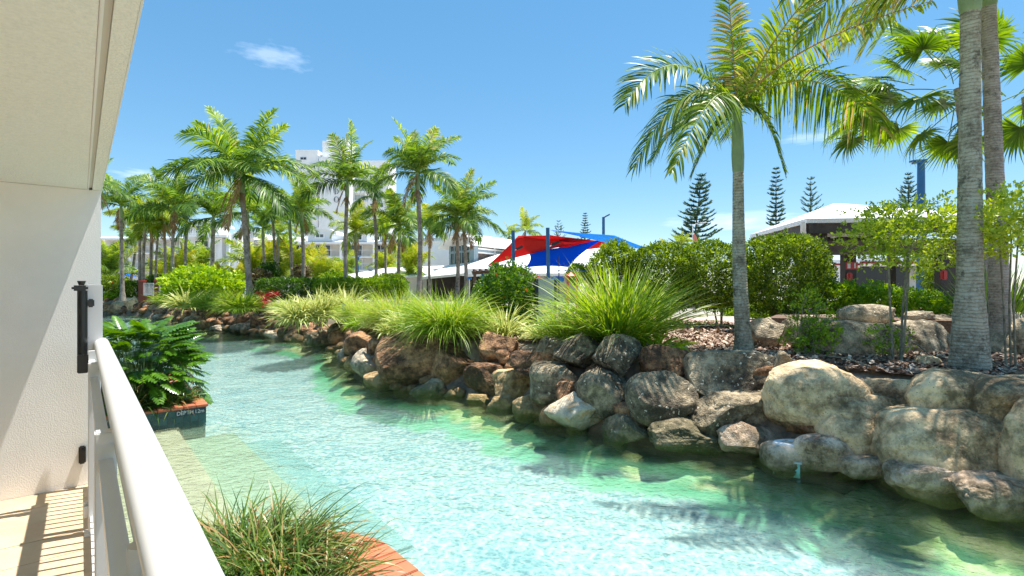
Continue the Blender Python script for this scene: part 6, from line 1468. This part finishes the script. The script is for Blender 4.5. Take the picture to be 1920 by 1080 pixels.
mb = MB(); mb.box((pm.x+.10, pm.y-.198, Z(499, pm.y)), (.05, .004, .15)); mb.box((pm.x+.10, pm.y-.198, Z(499, pm.y)+.09), (.025, .004, .03)); mb.box((pm.x-.1, pm.y-.198, Z(499, pm.y)), (.10, .004, .16)); mb.build('sign_symbol', M['whitew'], sgn)
eb = empty('extinguisher_box', (pm.x-.12, pm.y-.26, Z(519, pm.y)), 0, 'red fire extinguisher cover on the middle gazebo post', 'extinguisher', 'red extinguisher covers on gazebo posts')
mb = MB(); mb.box((pm.x-.12, pm.y-.26, Z(519, pm.y)), (.14, .14, .26)); mb.build('cover', M['redpaint'], eb, .03)
p7 = cF+sx_*.78+sy_*.12
eb = empty('extinguisher_box', (p7.x-.18, p7.y-.25, Z(516, p7.y)), 0, 'red fire extinguisher cover on the right gazebo post', 'extinguisher', 'red extinguisher covers on gazebo posts')
mb = MB(); mb.box((p7.x-.18, p7.y-.25, Z(516, p7.y)), (.16, .14, .3)); mb.build('cover', M['redpaint'], eb, .03)
# low building behind the gazebo
lb_ = empty('low_building', (X(1650, 34), 34, GZ), 0, 'low cream building with maroon bands seen through the gazebo', 'building')
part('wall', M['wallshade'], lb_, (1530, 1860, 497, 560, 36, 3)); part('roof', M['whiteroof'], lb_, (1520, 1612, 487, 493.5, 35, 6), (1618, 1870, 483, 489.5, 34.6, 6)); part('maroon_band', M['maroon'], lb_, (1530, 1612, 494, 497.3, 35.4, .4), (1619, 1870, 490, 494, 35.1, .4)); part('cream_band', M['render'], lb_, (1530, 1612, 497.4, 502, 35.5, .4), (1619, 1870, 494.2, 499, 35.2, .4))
part('shaded_opening_panel', M['black'], lb_, (1600, 1705, 500, 556, 35.7, .2)); part('roller_door', M['whitew'], lb_, (1552, 1580, 503, 530, 35.6, .2)); part('shaded_opening_panel', M['black'], lb_, (1583, 1599, 503, 556, 35.7, .2)); part('roof_vent', M['whitew'], lb_, (1720, 1760, 505, 509, 35.4, .3), (1720, 1760, 515, 519, 35.4, .3))  # black panels stand for the shade inside the openings
# pale low wall pieces seen under the clipped trees
wp = empty('garden_wall', (X(1305, 26), 26, GZ), 0, 'pale garden wall glimpsed under the clipped trees beyond the path', 'wall'); part('wall_face', M['wallshade'], wp, (1225, 1420, 560, 580, 26, .3))

# ---------------------------------------------------------------- bridge, far shore, swimmers
br = empty('footbridge', (X(291, 37), 37, GZ), 0, 'red brown footbridge with white railings at the far end of the pool', 'bridge')
for a_, d in ((263.5, 37.4), (293, 36.8), (321, 36.2)):
    mb = MB(); x_ = X(a_, d); w_ = 4.6/F*d; mb.bb(x_-w_, x_+w_, d, d+.35, Z(566, d) if a_ < 300 else Z(560, d), Z(528, d)); mb.build('pillar', M['brickred'], br, .02)
    mb = MB(); mb.bb(x_-w_*1.1, x_+w_*1.1, d-.03, d+.38, Z(528, d), Z(526, d)); mb.build('pillar_cap', M['redpaint'], br, .02)
for x0, x1, d in ((269, 287.5, 37.2), (298.5, 316, 36.6), (326, 345, 36)):
    mb = MB(); a0, a1 = X(x0, d), X(x1, d); mb.bb(a0, a1, d, d+.05, Z(532, d), Z(530.5, d)); mb.bb(a0, a1, d, d+.05, Z(553.5, d), Z(552, d))
    n = 9
    for i in range(n+1): x_ = a0+(a1-a0)*i/n; w_ = .03 if i in (0, 5, n) else .012; mb.bb(x_-w_, x_+w_, d+.01, d+.04, Z(552, d), Z(532, d))
    mb.build('railing_panel', M['white'], br)
    mb = MB(); mb.bb(a0, a1, d, d+.3, Z(562.5, d), Z(554.5, d)); mb.build('deck_beam', M['brickred'], br)
mb = MB(); mb.bb(X(255, 37.5), X(350, 37.5), 37.6, 40, Z(562, 37.5), Z(558, 37.5)); mb.build('deck', M['timber2'], br)
mb = MB(); mb.bb(X(266, 41), X(292, 41), 41, 41.4, -.9, Z(562, 41)); mb.build('abutment', M['concrete'], br)
ur = empty('umbrella', (X(238, 70), 70, GZ), 0, 'blue sun umbrella in front of the far left resort wing', 'umbrella', 'blue umbrellas on the terrace')
def brolly(root, px, py, d, w_, h_):
    ap_ = W(px, py, d); n = 8; rim = [ap_+Vector((math.cos(2*math.pi*k/n)*w_, math.sin(2*math.pi*k/n)*w_, -h_)) for k in range(n)]
    me = np_mesh('canopy', [tuple(ap_)]+[tuple(p) for p in rim], [(0, k+1, (k+1) % n+1) for k in range(n)], np.full(n+1, .5), M['umbrella']); o = link('canopy', me, None, root); o.location = -world_loc(root); mm_ = o.modifiers.new('t', 'SOLIDIFY'); mm_.thickness = .03
    mb = MB(); mb.tube([Vector((ap_.x, ap_.y, GZ)), ap_], .03, 6); mb.build('pole', M['whitew'], root)
brolly(ur, 240, 512, 70, .95, .52)
ur = empty('umbrella', (X(556, 48), 48, GZ), 0, 'blue sun umbrella glimpsed between the hedge and the croton', 'umbrella', 'blue umbrellas on the terrace'); brolly(ur, 556, 519, 48, .5, .26)
ur = empty('umbrella', (X(224, 74), 74, GZ), 0, 'second blue umbrella behind the far left palm trunk', 'umbrella', 'blue umbrellas on the terrace'); brolly(ur, 225, 516, 74, .6, .2)
wt = empty('terrace_wall', (X(260, 60), 60, GZ), 0, 'low cream terrace wall below the far left resort wing', 'wall'); part('wall_face', M['wallshade'], wt, (150, 345, 519, 552, 60, .3))
wt2 = empty('terrace_wall', (X(560, 62), 62, GZ), 0, 'low pale terrace wall behind the left shrubs and hedges', 'wall'); part('wall_face', M['whitew'], wt2, (430, 640, 521, 552, 62, .3))
bo = empty('bollard_light', (X(196, 44), 44, GZ), 0, 'dark bollard light with a white cap on the far left shore', 'bollard'); mb = MB(); mb.tube([Vector((X(196, 44), 44, GZ)), W(196, 549, 44)], .09, 10); mb.build('bollard_post', M['navy'], bo); mb = MB(); mb.tube([W(196, 549, 44), W(196, 546, 44)], [.11, .06], 10); mb.build('cap', M['whitew'], bo)
pm_ = empty('plant_marker', (X(645, 17), 17, GZ), 0, 'small grey plaque standing among the striped plants', 'sign'); mb = MB(); mb.box((X(645, 17), 17, Z(576, 17)), (.13, .02, .26), R(8)); mb.build('plaque', M['dish'], pm_, .004); mb = MB(); mb.tube([Vector((X(645, 17), 17.02, GZ)), W(645, 576, 17.02)], .012, 5); mb.build('stake', M['dish'], pm_)

# inflatable ring standing in the water, and a swimmer beside it
rg = empty('swim_ring', W(216, 583, 43), 0, 'coral and white swim ring held upright in the far water', 'swim ring'); c_ = W(216.5, 583.5, 43)
for k in range(8):
    a0, a1 = 2*math.pi*k/8, 2*math.pi*(k+1)/8; mb = MB(); mb.tube([c_+Vector((math.cos(a)*.32, 0, math.sin(a)*.27)) for a in np.linspace(a0, a1, 6)], .075, 10, False)
    mb.build('ring_segment', M['ringpink' if k % 2 else 'ringwhite'], rg)
def swimmer(label, px, py, d, facing, seed):
    root = empty('person', (X(px, d), d, 0), 0, label, 'person')
    P = [(0, 0, -.75), (0, 0, -.35), (0, 0, -.08), (0, 0, .02), (0, 0, .10), (0, 0, .23), (-.17, 0, -.02), (-.30, -.05, -.16), (-.32, -.28, -.10), (.17, 0, -.02), (.30, -.05, -.16), (.32, -.28, -.10), (-.1, .05, -1.0), (.1, .05, -1.0)]
    E = [(0, 1), (1, 2), (2, 3), (3, 4), (4, 5), (2, 6), (6, 7), (7, 8), (2, 9), (9, 10), (10, 11), (0, 12), (0, 13)]
    Rd = [.13, .15, .13, .06, .07, .095, .075, .05, .035, .075, .05, .035, .09, .09]
    me = bpy.data.meshes.new('body'); me.from_pydata(P, E, []); o = link('body', me, M['skin'], root); o.rotation_euler = (0, 0, facing)
    sk_ = o.modifiers.new('skin', 'SKIN'); 
    for i, rd in enumerate(Rd): me.skin_vertices[0].data[i].radius = (rd, rd)
    me.skin_vertices[0].data[0].use_root = True; o.modifiers.new('s', 'SUBSURF').levels = 2; o.modifiers['s'].render_levels = 2
    bm = bmesh.new(); bmesh.ops.create_uvsphere(bm, u_segments=16, v_segments=12, radius=.112); bmesh.ops.delete(bm, geom=[v for v in bm.verts if v.co.z < -.03 and v.co.y < .03], context='VERTS')
    m2 = bpy.data.meshes.new('hair'); bm.to_mesh(m2); bm.free(); h_ = link('hair', m2, M['hair'], root, (0, .015, .20)); h_.scale = (.95, 1.05, 1.15)
swimmer('swimmer with auburn hair, only head and shoulders above the far water', 233, 590, 39.5, .4, 1)
swimmer('second swimmer low behind the upright swim ring', 216, 590, 43.6, 0, 2)
